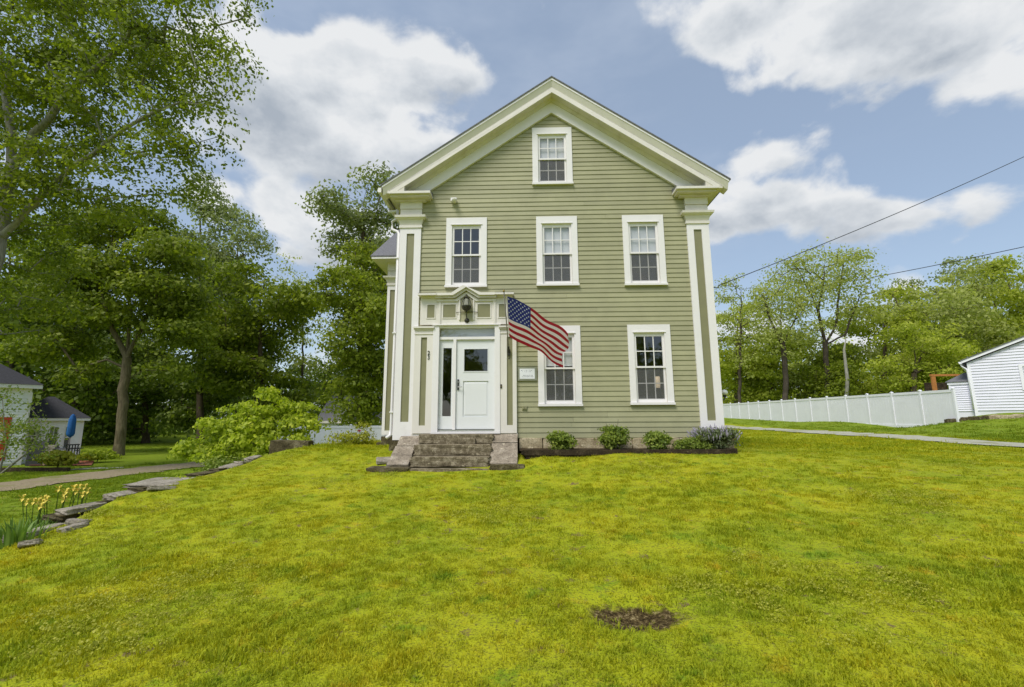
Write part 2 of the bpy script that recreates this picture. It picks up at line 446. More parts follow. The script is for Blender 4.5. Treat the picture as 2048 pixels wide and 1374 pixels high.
def gravel_mat(name, cols, grass=.5):
    m, t, p = mat_base(name)
    pos = t.add('ShaderNodeNewGeometry').outputs['Position']
    n = t.noise(pos, 16, 6.0, .75).outputs[0]; big = t.noise(pos, 1.1, 4.0, .6).outputs[0]
    c = t.ramp(n, [(.3, cols[0]), (.5, cols[1]), (.72, cols[2])])
    c = t.mix(t.math('MULTIPLY', t.smooth(big, .5, .7), grass), c, (.16, .17, .03))
    t.l.new(c, p.inputs['Base Color']); p.inputs['Roughness'].default_value = .95
    b = t.add('ShaderNodeBump'); b.inputs['Strength'].default_value = .6; b.inputs['Distance'].default_value = .02
    t.l.new(n, b.inputs['Height']); t.l.new(b.outputs[0], p.inputs['Normal'])
    return m


M['gravel'] = gravel_mat('gravel_drive', [(.11, .085, .045), (.24, .19, .11), (.42, .35, .23)], .85)
M['drive'] = gravel_mat('pale_drive', [(.24, .235, .17), (.37, .365, .28), (.50, .49, .40)], .75)


def glass_mat():
    m, t, p = mat_base('window_glass'); t.n.remove(p)
    fr = t.add('ShaderNodeFresnel'); fr.inputs[0].default_value = 1.55
    gl = t.add('ShaderNodeBsdfGlossy'); gl.inputs['Roughness'].default_value = .02; gl.inputs[0].default_value = (1, 1, 1, 1)
    tp = t.add('ShaderNodeBsdfTransparent'); tp.inputs[0].default_value = (.93, .95, .94, 1)
    b = t.add('ShaderNodeBump'); b.inputs['Strength'].default_value = .05; b.inputs['Distance'].default_value = .02
    t.l.new(t.noise(t.add('ShaderNodeNewGeometry').outputs['Position'], 3.0, 2.0).outputs[0], b.inputs['Height'])
    t.l.new(b.outputs[0], gl.inputs['Normal'])
    mx = t.add('ShaderNodeMixShader')
    bk = t.add('ShaderNodeNewGeometry').outputs['Backfacing']          # thin pane: the back reflects like the front, without inner total reflection
    front = t.math('MULTIPLY_ADD', fr.outputs[0], 1.6, .03, clamp=True)
    t.l.new(t.math('MULTIPLY_ADD', t.math('SUBTRACT', .10, front), bk, front), mx.inputs[0])
    t.l.new(tp.outputs[0], mx.inputs[1]); t.l.new(gl.outputs[0], mx.inputs[2])
    t.l.new(mx.outputs[0], t.n['Material Output'].inputs['Surface'])
    return m


def screen_mat():
    m, t, p = mat_base('insect_screen')
    p.inputs['Base Color'].default_value = (.21, .21, .205, 1); p.inputs['Roughness'].default_value = .8
    n = t.noise(t.add('ShaderNodeNewGeometry').outputs['Position'], 55, 3.0, .7).outputs[0]
    t.l.new(t.ramp(n, [(.3, (.12, .12, .115)), (.7, (.24, .24, .235))]), p.inputs['Base Color'])
    tp = t.add('ShaderNodeBsdfTransparent'); mx = t.add('ShaderNodeMixShader'); mx.inputs[0].default_value = .42
    t.l.new(tp.outputs[0], mx.inputs[1]); t.l.new(p.outputs[0], mx.inputs[2])
    t.l.new(mx.outputs[0], t.n['Material Output'].inputs['Surface'])
    return m


M['glass'] = glass_mat(); M['screen'] = screen_mat()
M['lampglass'] = plain('seeded_lamp_glass', (.22, .22, .16), .12, .1, 20, 0, 30, .7)
M['globe'] = plain('milk_glass', (.85, .85, .82), .25, .01, 5, 0, 30, .5)

# ------------------------------------------------------------------ terrain
CTRL = np.array([
    (-1.5, -1.45, -.01), (-3.2, -1.4, -.02), (-.1, -1.4, 0), (.35, -.95, .24), (2, -.95, .30), (5, -.95, .28), (3.4, -.95, .29), (-3.3, 0, .2), (-3.8, 1.2, .28), (-4.2, 2.6, .28), (-4.5, 3, .28),
    (2, -2.0, .13), (5, -2.0, .15), (1, -1.5, .1),
    (-6.5, -5, -.56), (-6.5, -4.4, -.49), (-6.5, -3.9, -.35), (-6.5, -3.3, -.2), (-6.5, -2.1, -.11), (-6.5, -1, -.05), (-6.5, .2, .05), (-6.5, 1.2, .2), (-6.5, 3.3, .28), (-6.5, -8, -.85), (-6.5, -11, -.95),
    (0, -11, -.6), (-4, -8, -.66), (0, -8, -.52), (0, -5, -.33), (0, -3, -.17), (-3.5, -4, -.28), (-4, -2, -.1), (4, -8, -.5), (4, -4, -.16), (8, -8, -.35), (8, -3, .04),
    (12, -8, -.2), (12, -2, .1), (16, -8, 0), (16.7, 3, .20), (10, 3, .24), (15, 10, .34), (15, 20, .5), (15, 30, .8), (20, 14, .48),
    (20, 32, 1.05), (20, 24, .8), (20.3, 11, .92), (23, 12, 1.28), (28, 12, 1.42), (33, 12, 1.45), (24, 3.5, .45), (30, 3, .6), (26, 7, .95), (23, 20, 1.25), (20, 6, .42), (30, 20, 1.5),
    (2, 4, .25), (4.8, 2, .26), (4.8, 10, .3), (8, 12, .35), (8, 30, .75), (0, 20, .2), (25, 60, 2.0), (0, 60, 1.0), (40, 60, 2.5), (40, 0, .8),
    (5, -20, -1.0), (20, -20, -.6), (-10, -20, -1.2), (-10, 30, .3), (-10, 60, 1.0)], float)


def _rbf():
    P = CTRL[:, :2]; D = np.linalg.norm(P[:, None] - P[None], axis=2)
    n = len(P); A = np.zeros((n + 3, n + 3)); A[:n, :n] = D + np.eye(n) * .02
    A[:n, n] = 1; A[:n, n + 1:] = P; A[n, :n] = 1; A[n + 1:, :n] = P.T
    return np.linalg.solve(A, np.r_[CTRL[:, 2], 0, 0, 0])


W_RBF = _rbf()


def sstep(a, b, x):
    t = np.clip((x - a) / (b - a), 0, 1); return t * t * (3 - 2 * t)


def edge_x(Y):
    """line where the raised lawn breaks down to the lower yard"""
    return -6.75 + np.interp(Y, [-30, -6, 4.2, 9, 14, 60], [0, 0, 0, 2.2, 5.0, 5.0])


def ground(x, y, bumps=True):
    x = np.asarray(x, float); y = np.asarray(y, float); sh = x.shape
    X = np.clip(x.ravel(), -60, 60); Y = np.clip(y.ravel(), -22, 62)
    z = np.full(X.shape, W_RBF[-3]) + W_RBF[-2] * X + W_RBF[-1] * Y
    for w, (cx, cy, _) in zip(W_RBF[:-3], CTRL): z += w * np.hypot(X - cx, Y - cy)
    z = np.clip(z, -1.4, 2.6)
    low = -.92 - .10 * sstep(-6, 16, Y) + .35 * sstep(25, 55, Y) + .02 * np.sin(X * .4 + Y * .3)
    wid = np.interp(Y, [-30, -7, -6, 4, 8, 60], [1.6, .5, .16, .16, 1.6, 5])
    m = sstep(-1, 1, (X - edge_x(Y)) / wid)
    z = low + (z - low) * m
    if bumps:
        z = z + .012 * np.sin(X * 2.1 + .7 * Y) * np.sin(Y * 1.7 - .4 * X) + .008 * np.sin(X * 5.3 + 1) * np.sin(Y * 4.7 + 2)
        z = z - .085 * np.exp(-(((X - HOLE[0]) / .38) ** 2 + ((Y - HOLE[1]) / .2) ** 2))
    return z.reshape(sh)


def gz(x, y): return float(ground(np.array([x]), np.array([y]))[0])


def build_ground():
    xs = np.r_[-900, -500, -250, -140, np.arange(-90, -20, 4), np.arange(-20, -8, .5), np.arange(-8, -5.6, .08), np.arange(-5.6, 12, .16), np.arange(12, 32, .4), np.arange(32, 92, 5), 140, 250, 500, 900]
    ys = np.r_[-400, -150, -60, np.arange(-30, -12, 2), np.arange(-12, 5, .16), np.arange(5, 40, .5), np.arange(40, 100, 5), 140, 250, 500, 1200]
    X, Y = np.meshgrid(xs, ys); Z = ground(X, Y)
    V = np.stack([X, Y, Z], -1).reshape(-1, 3); nx = len(xs)
    i, j = np.meshgrid(np.arange(len(ys) - 1), np.arange(nx - 1), indexing='ij')
    a = (i * nx + j).ravel()
    o = big_mesh('lawn_ground', V, np.stack([a, a + 1, a + nx + 1, a + nx], -1), M['ground'], smooth=True)
    structure(o)


build_ground()


def strip(name, line, widths, mat, lift=.02, nseg=60, cross=6):
    P = np.array(line, float); s = np.r_[0, np.cumsum(np.linalg.norm(np.diff(P, axis=0), axis=1))]
    u = np.linspace(0, s[-1], nseg)
    x = np.interp(u, s, P[:, 0]); y = np.interp(u, s, P[:, 1]); w = np.interp(u, s, widths)
    k = np.ones(9) / 9
    pad = lambda a: np.convolve(np.r_[np.full(4, a[0]), a, np.full(4, a[-1])], k, 'valid')
    x, y = pad(x), pad(y)
    tx, ty = np.gradient(x), np.gradient(y); L = np.hypot(tx, ty); nx, ny = -ty / L, tx / L
    r = np.random.default_rng(3)
    V = []
    for c in np.linspace(-1, 1, cross):
        jit = r.normal(0, .12, nseg) * (abs(c) == 1)
        X = x + nx * (w / 2 * c + jit); Y = y + ny * (w / 2 * c + jit)
        V.append(np.stack([X, Y, ground(X, Y) + lift], -1))
    V = np.stack(V, 1).reshape(-1, 3)
    i, j = np.meshgrid(np.arange(nseg - 1), np.arange(cross - 1), indexing='ij'); a = (i * cross + j).ravel()
    return structure(big_mesh(name, V, np.stack([a, a + cross, a + cross + 1, a + 1], -1), mat, smooth=True))


strip('driveway', [(14.6, -14), (14.4, 0), (14.4, 8), (14.4, 16), (13.6, 24)], [1.7] * 5, M['drive'], .03, 90)
strip('gravel_path', [(-16.3, -12), (-16.1, 3), (-16, 6.5), (-16, 11), (-15, 19)], [2.4, 2.4, 2.4, 2.2, 2.0], M['gravel'], .03, 90)

# ------------------------------------------------------------------ the farmhouse
CX = 0.775; SLOPE = 0.68
XL, XR = -3.075, 4.60
house = empty('farmhouse', (0, 0, 0))
tag(house, 'olive green clapboard farmhouse with white gable trim, corner pilasters and front door', 'house')

WINS = [  # casing left, right, bottom, top, shade drop (share of the height), sort
    (-1.915, -0.895, 4.235, 6.05, 0, '2a'), (0.340, 1.360, 4.243, 6.05, .50, '2b'), (2.482, 3.495, 4.230, 6.05, .50, '2c'),
    (0.268, 1.285, 6.905, 8.50, .50, 'attic'), (0.336, 1.360, 1.33, 3.252, .46, '1a'), (2.486, 3.497, 1.352, 3.257, 0, '1b')]
OPEN = [(x0 + .147, x1 - .147, z0 + .056, z1 - .19) for (x0, x1, z0, z1, _, _) in WINS] + [(-2.02, -.69, .80, 3.22)]


def build_walls():
    xs = sorted(set([XL + .02, XR - .02] + [v for o in OPEN for v in o[:2]]))
    zs = sorted(set([.60, 6.72] + [min(v, 6.72) for o in OPEN for v in o[2:]]))
    b = MB()
    for i in range(len(xs) - 1):
        for j in range(len(zs) - 1):
            cx, cz = (xs[i] + xs[i + 1]) / 2, (zs[j] + zs[j + 1]) / 2
            if any(o[0] < cx < o[1] and o[2] < cz < o[3] for o in OPEN): continue
            b.box(xs[i], xs[i + 1], .018, .12, zs[j], zs[j + 1])
    o = OPEN[3]
    h = lambda x: 6.72 + (x - XL) * SLOPE if x < CX else 6.72 + (XR - x) * SLOPE
    b.prism([(XL + .1, 6.72), (o[0], 6.72), (o[0], h(o[0]))], .018, .12)
    b.prism([(o[1], 6.72), (XR - .1, 6.72), (o[1], h(o[1]))], .018, .12)
    b.prism([(o[0], o[3]), (o[1], o[3]), (o[1], h(o[1])), (CX, h(CX)), (o[0], h(o[0]))], .018, .12)
    b.box(o[0], o[1], .018, .12, 6.72, o[2])
    b.box(XL + .03, XL + .14, .12, 9.4, .2, 6.9).box(XR - .14, XR - .03, .12, 9.4, .2, 6.9)
    b.prism([(XL + .03, .2), (XR - .03, .2), (XR - .03, 6.6), (CX, 9.2), (XL + .03, 6.6)], 9.3, 9.45)
    b.build('wall', M['siding'], house)
    r = MB()
    for z in (.72, 3.55, 6.45): r.box(XL + .14, XR - .14, .13, 9.3, z - .2, z)
    r.box(XL + .15, XR - .15, 4.2, 4.3, .72, 9.0).box(1.95, 2.05, .2, 4.2, .72, 6.2).box(-.35, -.25, .2, 4.2, .72, 6.2)
    r.build('interior_room', M['interior'], house)


build_walls()

ROW = .1195


def build_clapboards():
    r = random.Random(4)
    z = .607; k = 0
    lim = lambda zz: (CX - (9.0 - zz) / .677, CX + (9.0 - zz) / .677)
    while z < 8.86:
        x0, x1 = XL + .45, XR - .45
        a, b_ = lim(z)
        if z > 6.4: x0, x1 = max(x0, a), min(x1, b_)
        cuts = [(x0, x1)]
        for o in OPEN:
            if z > o[2] - .07 and z < o[3] or (o[0] == -2.02 and o[2] < z + ROW and z < o[3]):
                new = []
                for (a0, a1) in cuts:
                    if o[0] >= a1 or o[1] <= a0: new.append((a0, a1)); continue
                    if o[0] - .012 > a0: new.append((a0, o[0] - .012))
                    if o[1] + .012 < a1: new.append((o[1] + .012, a1))
                cuts = new
        low = {}
        for o in OPEN[:-1]:                          # the board just under a sill is notched to the sill's height
            if z <= o[2] - .07 and z + ROW + .02 > o[2] - .02:
                new = []
                for (a0, a1) in cuts:
                    if a0 < o[0] and a1 > o[1]:
                        new += [(a0, o[0] - .012), (o[0] - .012, o[1] + .012), (o[1] + .012, a1)]; low[round(o[0] - .012, 4)] = o[2] - .03
                    else: new.append((a0, a1))
                cuts = new
        segs = []
        for (a0, a1) in cuts:                       # butt joints now and then in long boards
            if a1 - a0 > 3.4:
                m = a0 + (a1 - a0) * r.uniform(.3, .7); segs += [(a0, m - .0012), (m + .0012, a1)]
            else: segs.append((a0, a1))
        for (a0, a1) in segs:
            if a1 - a0 < .05: continue
            dz = r.uniform(-.0015, .0015); dy = r.uniform(-.0015, .0015)
            zt = low.get(round(a0, 4), z + ROW + .02)
            tx0, tx1 = a0, a1
            if z > 6.4:
                la, lb = lim(zt); tx0, tx1 = max(a0, min(la, a1 - .01)), min(a1, max(lb, a0 + .01))
            f0, f1, bk = -.013 + dy, .004 + dy, .021
            vs = [(a0, f0, z + dz), (a1, f0, z + dz), (a1, bk, z + dz), (a0, bk, z + dz), (tx0, f1, zt), (tx1, f1, zt), (tx1, bk, zt), (tx0, bk, zt)]
            mesh_obj('clapboard', vs, [(0, 3, 2, 1), (4, 5, 6, 7), (0, 1, 5, 4), (1, 2, 6, 5), (2, 3, 7, 6), (3, 0, 4, 7)], M['siding'], house)
        z += ROW; k += 1


build_clapboards()


def build_window(x0, x1, z0, z1, shade, sort):
    w = empty('window', ((x0 + x1) / 2, 0, z0), house)
    W2, H = (x1 - x0) / 2, z1 - z0
    cw, hd = .145, .185
    c = MB()
    c.box(-W2, -W2 + cw, -.035, .05, .055, H).box(W2 - cw, W2, -.035, .05, .055, H)
    c.box(-W2 + cw, W2 - cw, -.036, .05, H - hd, H)
    c.build('casing', M['white'], w)
    h = MB().box(-W2 + .115, W2 - .115, -.052, -.0362, H - hd - .006, H - hd + .016)
    h.build('head_drip', M['white'], w)
    MB().box(-W2 - .012, W2 + .012, -.075, .06, 0, .052).build('sill', M['white'], w)
    gx = W2 - .20; gz0, gz1 = .145, H - .28; mid = (gz0 + gz1) / 2 + .005
    ix = W2 - cw
    for (name, a, b, y) in (('upper_sash', mid, gz1, .004), ('lower_sash', gz0, mid, .034)):
        s = MB(); top = H - hd if name == 'upper_sash' else mid + .022
        bot = mid - .022 if name == 'upper_sash' else .0525
        s.box(-ix + .001, -gx, y, y + .028, bot, top).box(gx, ix - .001, y, y + .028, bot, top)
        s.box(-gx, gx, y, y + .028, b if name == 'upper_sash' else mid - .02, top).box(-gx, gx, y, y + .028, bot, a if name == 'lower_sash' else mid + .02)
        so = s.build(name, M['white'], w)
        aa, bb = (mid + .02, b) if name == 'upper_sash' else (a, mid - .02)
        m = MB(); mw = .011
        for q in (-gx / 3, gx / 3): m.box(q - mw, q + mw, y + .004, y + .024, aa, bb)
        m.box(-gx, gx, y + .0065, y + .0215, (aa + bb) / 2 - mw, (aa + bb) / 2 + mw)
        m.build('muntin_grid', M['white'], w)
        pm = None
        for i in range(3):
            for j in range(2):
                cx, cz = -gx + gx / 3 + 2 * gx / 3 * i, aa + (bb - aa) * (.25 + .5 * j)
                if pm is None:
                    hx, hz = gx / 3 - .006, (bb - aa) / 4 - .006
                    p = MB().add([(-hx, 0, -hz), (hx, 0, -hz), (hx, 0, hz), (-hx, 0, hz)], [(0, 1, 2, 3)]).build('pane', M['glass'], w); pm = p.data
                else:
                    p = bpy.data.objects.new('pane', pm); C.objects.link(p); p.parent = w
                p.location = (cx, y + .014, cz)
                p.rotation_euler = (random.uniform(-.012, .012), 0, random.uniform(-.012, .012))
    s = MB().add([(-gx - .005, .026, gz0 - .01), (gx + .005, .026, gz0 - .01), (gx + .005, .026, mid - .03), (-gx - .005, .026, mid - .03)], [(0, 1, 2, 3)])
    s.build('insect_screen', M['screen'], w)
    if shade:
        zb = gz1 - (gz1 - gz0) * shade
        vs = []; n = 9
        for i in range(n + 1):
            x = -gx - .03 + (2 * gx + .06) * i / n; yy = .068 + .002 * math.sin(i * 2.1 + x0)
            vs += [(x, yy, zb), (x, yy, gz1 + .05)]
        mesh_obj('roller_shade', vs, [(2 * i, 2 * i + 2, 2 * i + 3, 2 * i + 1) for i in range(n)], M['shade'], w)
    if sort == '1b':
        MB().lathe([(.001, .0), (.055, .0), (.06, .05), (.06, .26), (.055, .27), (.001, .27)], (.25, .35, .42), 14).build('lamp_shade', M['lamp'], w, True)
    return w


m_, t_, p_ = mat_base('warm_lamp_shade')
p_.inputs['Base Color'].default_value = (.8, .62, .42, 1); p_.inputs['Emission Color'].default_value = (1, .78, .52, 1); p_.inputs['Emission Strength'].default_value = .35
M['lamp'] = m_
for wn in WINS: build_window(*wn)


# --- corner pilasters
def build_pilaster(x0, x1, px0, px1, y=0.0, zb=.57, ztop=6.58, k=1.0, parent=house, pz0=.985, pz1=5.64, zs=5.79):
    p = empty('corner_pilaster', ((x0 + x1) / 2, y, zb), parent)
    X = lambda v: v - (x0 + x1) / 2
    Z = lambda v: v - zb
    s = MB()
    s.box(X(x0), X(px0), -.05, .2, 0, Z(zs)).box(X(px1), X(x1), -.05, .2, 0, Z(zs))
    s.box(X(px0), X(px1), -.0495, .2, 0, Z(pz0)).box(X(px0), X(px1), -.0495, .2, Z(pz1), Z(zs))
    s.build('shaft', M['white'], p)
    MB().box(X(px0) - .003, X(px1) + .003, -.022, .1, Z(pz0) - .003, Z(pz1) + .003).build('panel', M['panel'], p)
    c = MB(); u = zs
    c.box(X(x0) - .025, X(x1) + .025, -.075, .2, Z(u), Z(u) + .065)
    for (a, b, e0, e1) in ((.065, .21, .005, .05), (.21, .245, .07, .10), (.245, .30, .115, .125)):
        q0, q1 = Z(u) + a * k, Z(u) + b * k
        c.add([(X(x0) - e0, -.05 - e0, q0), (X(x1) + e0, -.05 - e0, q0), (X(x1) + e0, .2, q0), (X(x0) - e0, .2, q0),
               (X(x0) - e1, -.05 - e1, q1), (X(x1) + e1, -.05 - e1, q1), (X(x1) + e1, .2, q1), (X(x0) - e1, .2, q1)],
              [(0, 3, 2, 1), (4, 5, 6, 7), (0, 1, 5, 4), (1, 2, 6, 5), (2, 3, 7, 6), (3, 0, 4, 7)])
    c.build('capital', M['trim'], p)
    f = MB()
    f.box(X(x0) - .008, X(x1) + .008, -.058, .2, Z(u) + .30 * k, Z(u) + .49 * k)
    f.box(X(x0) - .012, X(x1) + .012, -.078, .2, Z(u) + .505 * k, Z(ztop))
    f.box(X(x0), X(x1), -.045, .2, Z(u) + .485 * k, Z(u) + .51 * k)
    f.build('frieze_block', M['trim'], p)
    return p


build_pilaster(XL, -2.546, -2.905, -2.713)
build_pilaster(4.06, XR - .005, 4.222, 4.416)


# --- gable cornice, frieze, roof
def rake(name, za, zb, y0, y1, half, mat, ya=None, clipz=None):
    """one raking board for each slope; za/zb top and bottom height at the ridge; ya: front of the upper edge"""
    for sgn in (-1, 1):
        e = CX + sgn * half; d = half * SLOPE
        top_l, bot_l = (e, za - d), (e, zb - d)
        off = 0 if ya is None else ya - y0
        if clipz is not None:
            poly = [(CX, za, off), (e, za - d, off), (e, max(clipz, zb - d)), (CX + sgn * min(half, (zb - clipz) / SLOPE), clipz), (CX, zb)]
        else:
            poly = [(CX, za, off), (top_l[0], top_l[1], off), bot_l, (CX, zb)]
        if sgn > 0: poly = poly[::-1]
        MB().prism(poly, y0, y1).build(name, mat, house)


rake('rake_frieze', 9.32, 8.906, -.072, .04, 3.845, M['white'], clipz=6.60)
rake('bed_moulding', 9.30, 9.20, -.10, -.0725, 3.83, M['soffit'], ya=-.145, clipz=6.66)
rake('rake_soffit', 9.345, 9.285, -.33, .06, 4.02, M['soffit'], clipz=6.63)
rake('rake_lip', 9.40, 9.265, -.365, -.331, 4.10, M['trim'], clipz=6.62)
rake('crown_moulding', 9.575, 9.395, -.345, -.10, 4.225, M['trim'], ya=-.415)
rake('crown_fillet', 9.635, 9.578, -.425, .1, 4.245, M['white'])


def build_roof():
    ro = empty('roof', (CX, 4.5, 9.68), house)
    for sgn in (-1, 1):
        e = 4.275; d = e * SLOPE
        poly = [(0, -.008), (sgn * e, -d - .008), (sgn * e, -d - .042), (0, -.042)]
        if sgn > 0: poly = poly[::-1]
        MB().prism(poly, -.445 - 4.5, 9.9 - 4.5).build('roof_slope', M['shingle'], ro)
        # boxed eaves running back along the side walls
        s = sgn
        ex = [(s * 4.245, 6.795 - 9.68 - .06), (s * 4.10, 6.60 - 9.68), (s * 4.10, 6.562 - 9.68), (s * 3.70, 6.562 - 9.68), (s * 3.70, 7.05 - 9.68)]
        if s > 0: ex = ex[::-1]
        MB().prism(ex, -.36 - 4.5, 9.8 - 4.5).build('boxed_eave', M['soffit'], ro)


build_roof()
for (a, b) in ((-3.335, -2.275), (3.765, 4.80)):
    r_ = empty('eave_return', ((a + b) / 2, 0, 6.56), house); h_ = (b - a) / 2
    MB().box(-h_, h_, -.375, .0, .004, .062).build('return_lip', M['trim'], r_)
    MB().prism_x([(-.36, .0625), (.01, .0625), (.01, .17), (-.05, .165)], -h_ + .002, h_ - .002).build('return_cap', M['shingle'], r_)
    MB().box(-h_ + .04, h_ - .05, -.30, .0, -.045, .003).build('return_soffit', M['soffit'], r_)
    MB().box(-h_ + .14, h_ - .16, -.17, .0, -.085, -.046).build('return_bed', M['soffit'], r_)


# --- gutter and downspout on the left eave
g = MB()
g.prism([(-3.50, 6.73), (-3.58, 6.73), (-3.60, 6.64), (-3.57, 6.61), (-3.50, 6.61)], -.35, 9.6)
g.build('gutter', M['white'], house)
MB().tube([(-3.55, .55, 6.60), (-3.54, .50, 6.50), (-3.36, .33, 6.42), (-3.24, .2, 6.38), (-3.20, .12, 6.33), (-3.20, .1, 6.20), (-3.235, .1, 6.10), (-3.33, .12, 6.04), (-3.335, .12, 5.86),
           (-3.32, .1, 5.82), (-3.16, .02, 5.73), (-3.125, .0, 5.66), (-3.125, .0, .80), (-3.14, -.02, .68), (-3.20, -.10, .62)], .037, 10).build('downspout', M['white'], house, True)
for z in (1.2, 3.1, 5.0): box('downspout_strap', -3.17, -3.07, -.05, .03, z, z + .03, M['white'], house)


# --- foundation stones
def rough_stone(name, cx, cy, cz, sx, sy, sz, mat, parent=None, seed=0, rot=0.0, tilt=(0, 0), jit=.10, sub=2, rnd=.22):
    r = np.random.default_rng(seed + int(abs(cx * 71 + cy * 37 + cz * 131)) % 9999)
    n = sub + 1
    bm = bmesh.new(); bmesh.ops.create_cube(bm, size=1.0)
    bmesh.ops.subdivide_edges(bm, edges=bm.edges[:], cuts=n, use_grid_fill=True)
    ph = r.uniform(0, 6.28, 6)
    for v in bm.verts:
        c = v.co.copy()
        for i in range(3):
            a = abs(c[i]) * 2
            o = max(abs(c[(i + 1) % 3]), abs(c[(i + 2) % 3])) * 2
            if a > .99: v.co[i] *= 1 - rnd * max(0, o - .55) ** 2
        k = jit * (math.sin(c.x * 5 + ph[0]) * math.sin(c.y * 6 + ph[1]) + .6 * math.sin(c.z * 9 + ph[2] + c.x * 7) + r.normal(0, .25))
        v.co *= 1 + k * .35
        v.co.x += r.normal(0, .012) * jit * 8; v.co.z += r.normal(0, .012) * jit * 8
    bmesh.ops.scale(bm, vec=(sx, sy, sz), verts=bm.verts)
    me = bpy.data.meshes.new(name); bm.to_mesh(me); bm.free(); me.materials.append(mat)
    me.polygons.foreach_set('use_smooth', [False] * len(me.polygons))
    o = bpy.data.objects.new(name, me); C.objects.link(o)
    o.location = (cx, cy, cz); o.rotation_euler = (tilt[0], tilt[1], rot)
    if parent: o.parent = parent
    return o


fnd = empty('foundation', (0, 0, 0), house)
box('foundation_wall', XL + .05, XR - .05, .06, .3, -.4, .6, M['darkstone'], fnd)
x = -.12; k = 0; R_ = random.Random(9)
while x < 4.5:
    w_ = R_.uniform(.35, .75)
    hgt = R_.uniform(.26, .31)
    rough_stone('foundation_stone', x + w_ / 2, .03, .60 - hgt / 2 - R_.uniform(.0, .02), w_ * 1.02, .20, hgt * 1.05, M['fieldstone'], fnd, k, jit=.06)
    if hgt < .3: rough_stone('foundation_stone', x + w_ / 2 + .05, .05, .26, w_ * .95, .2, .16, M['fieldstone'], fnd, k + 50, jit=.06)
    x += w_ + .015; k += 1
for (x_, y_, z_, s_) in ((-3.95, 2.72, .45, .42), (-4.05, 2.75, .28, .5), (-3.0, .1, .45, .3), (-3.6, 2.75, .42, .35)):
    rough_stone('foundation_stone', x_, y_, z_, s_, .3, .25, M['darkstone'], fnd, k, jit=.08); k += 1


# --- front entrance
ent = empty('entrance_surround', (0, 0, .72), house)
E0 = .72


def eb(name, x0, x1, y0, y1, z0, z1, mat): return box(name, x0, x1, y0, y1, z0 - E0, z1 - E0, mat, ent)


for (x0, x1, a, b) in ((-2.615, -2.170, -2.460, -2.315), (-.560, -.172, -.400, -.266)):
    s = MB()
    s.box(x0, a, -.085, .02, 0, 3.17 - E0).box(b, x1, -.085, .02, 0, 3.17 - E0)
    s.box(a, b, -.0845, .02, 0, .90 - E0).box(a, b, -.0845, .02, 2.985 - E0, 3.17 - E0)
    s.build('entrance_pilaster', M['trim'], ent)
    eb('pilaster_panel', a - .002, b + .002, -.055, .01, .897, 2.988, M['panel'])
    s = MB().box(x0 - .005, x1 + .005, -.10, .02, 3.06 - E0, 3.085 - E0).box(x0 - .015, x1 + .015, -.115, .02, 3.1705 - E0, 3.205 - E0).box(x0 - .03, x1 + .03, -.145, .02, 3.2055 - E0, 3.245 - E0)
    s.build('pilaster_cap', M['trim'], ent)
eb('entrance_plinth', -2.64, -.15, -.06, .02, .60, .719, M['trim'])
# casing of the door opening
eb('door_casing', -2.168, -2.022, -.105, .06, .76, 3.27, M['white'])
eb('door_casing', -.690, -.562, -.105, .06, .76, 3.27, M['white'])
eb('door_head', -2.021, -.691, -.07, .06, 3.215, 3.27, M['white'])
eb('head_drip', -2.19, -.545, -.135, .02, 3.271, 3.292, M['white'])
eb('threshold', -2.168, -.562, -.115, .08, .712, .758, M['white'])
eb('door_sill', -2.02, -.692, -.03, .08, .7585, .80, M['steel'])
eb('transom_bar', -2.021, -.691, -.045, .06, 2.935, 3.0, M['white'])
eb('transom_frame', -2.021, -.691, .005, .05, 2.9, 2.934, M['door'])
tr = MB().add([(-2.02, .03, 3.0 - E0), (-.69, .03, 3.0 - E0), (-.69, .03, 3.215 - E0), (-2.02, .03, 3.215 - E0)], [(0, 1, 2, 3)])
tr.build('transom_pane', M['glass'], ent)
eb('transom_blind', -2.02, -.69, .10, .105, 2.98, 3.25, M['shade'])
eb('door_mullion', -1.683, -1.615, -.05, .05, .801, 2.934, M['white'])
# sidelight
s = MB()
s.box(-2.019, -1.932, .0, .04, .81 - E0, 2.899 - E0).box(-1.728, -1.684, .0, .04, .81 - E0, 2.899 - E0)
s.box(-1.932, -1.728, .0005, .04, .81 - E0, 1.112 - E0).box(-1.932, -1.728, .0005, .04, 2.735 - E0, 2.899 - E0)
s.build('sidelight_frame', M['door'], ent)
MB().add([(-1.932, .02, 1.112 - E0), (-1.728, .02, 1.112 - E0), (-1.728, .02, 2.735 - E0), (-1.932, .02, 2.735 - E0)], [(0, 1, 2, 3)]).build('sidelight_pane', M['glass'], ent)
# door leaf
dr = empty('front_door', (-1.15, 0, .81), house)
D = lambda b: [(v[0] + 1.15, v[1], v[2] - .81) for v in b]
s = MB()
s.box(-1.612, -1.445, .0, .045, .812, 2.897).box(-.843, -.692, .0, .045, .812, 2.897)
s.box(-1.445, -.843, .0005, .045, 2.724, 2.897).box(-1.445, -.843, .0005, .045, 1.935, 2.15).box(-1.445, -.843, .0005, .045, .812, 1.10)
s.v = D(s.v); s.build('door_leaf', M['door'], dr)
s = MB()     # raised lower panel with a bevelled edge
a0, a1, z0, z1 = -1.445, -.843, 1.10, 1.935
s.add([(a0, .03, z0), (a1, .03, z0), (a1, .03, z1), (a0, .03, z1), (a0 + .05, .012, z0 + .05), (a1 - .05, .012, z0 + .05), (a1 - .05, .012, z1 - .05), (a0 + .05, .012, z1 - .05)],
      [(4, 5, 6, 7), (0, 1, 5, 4), (1, 2, 6, 5), (2, 3, 7, 6), (3, 0, 4, 7)])
s.v = D(s.v); s.build('lower_panel', M['door'], dr)
s = MB()
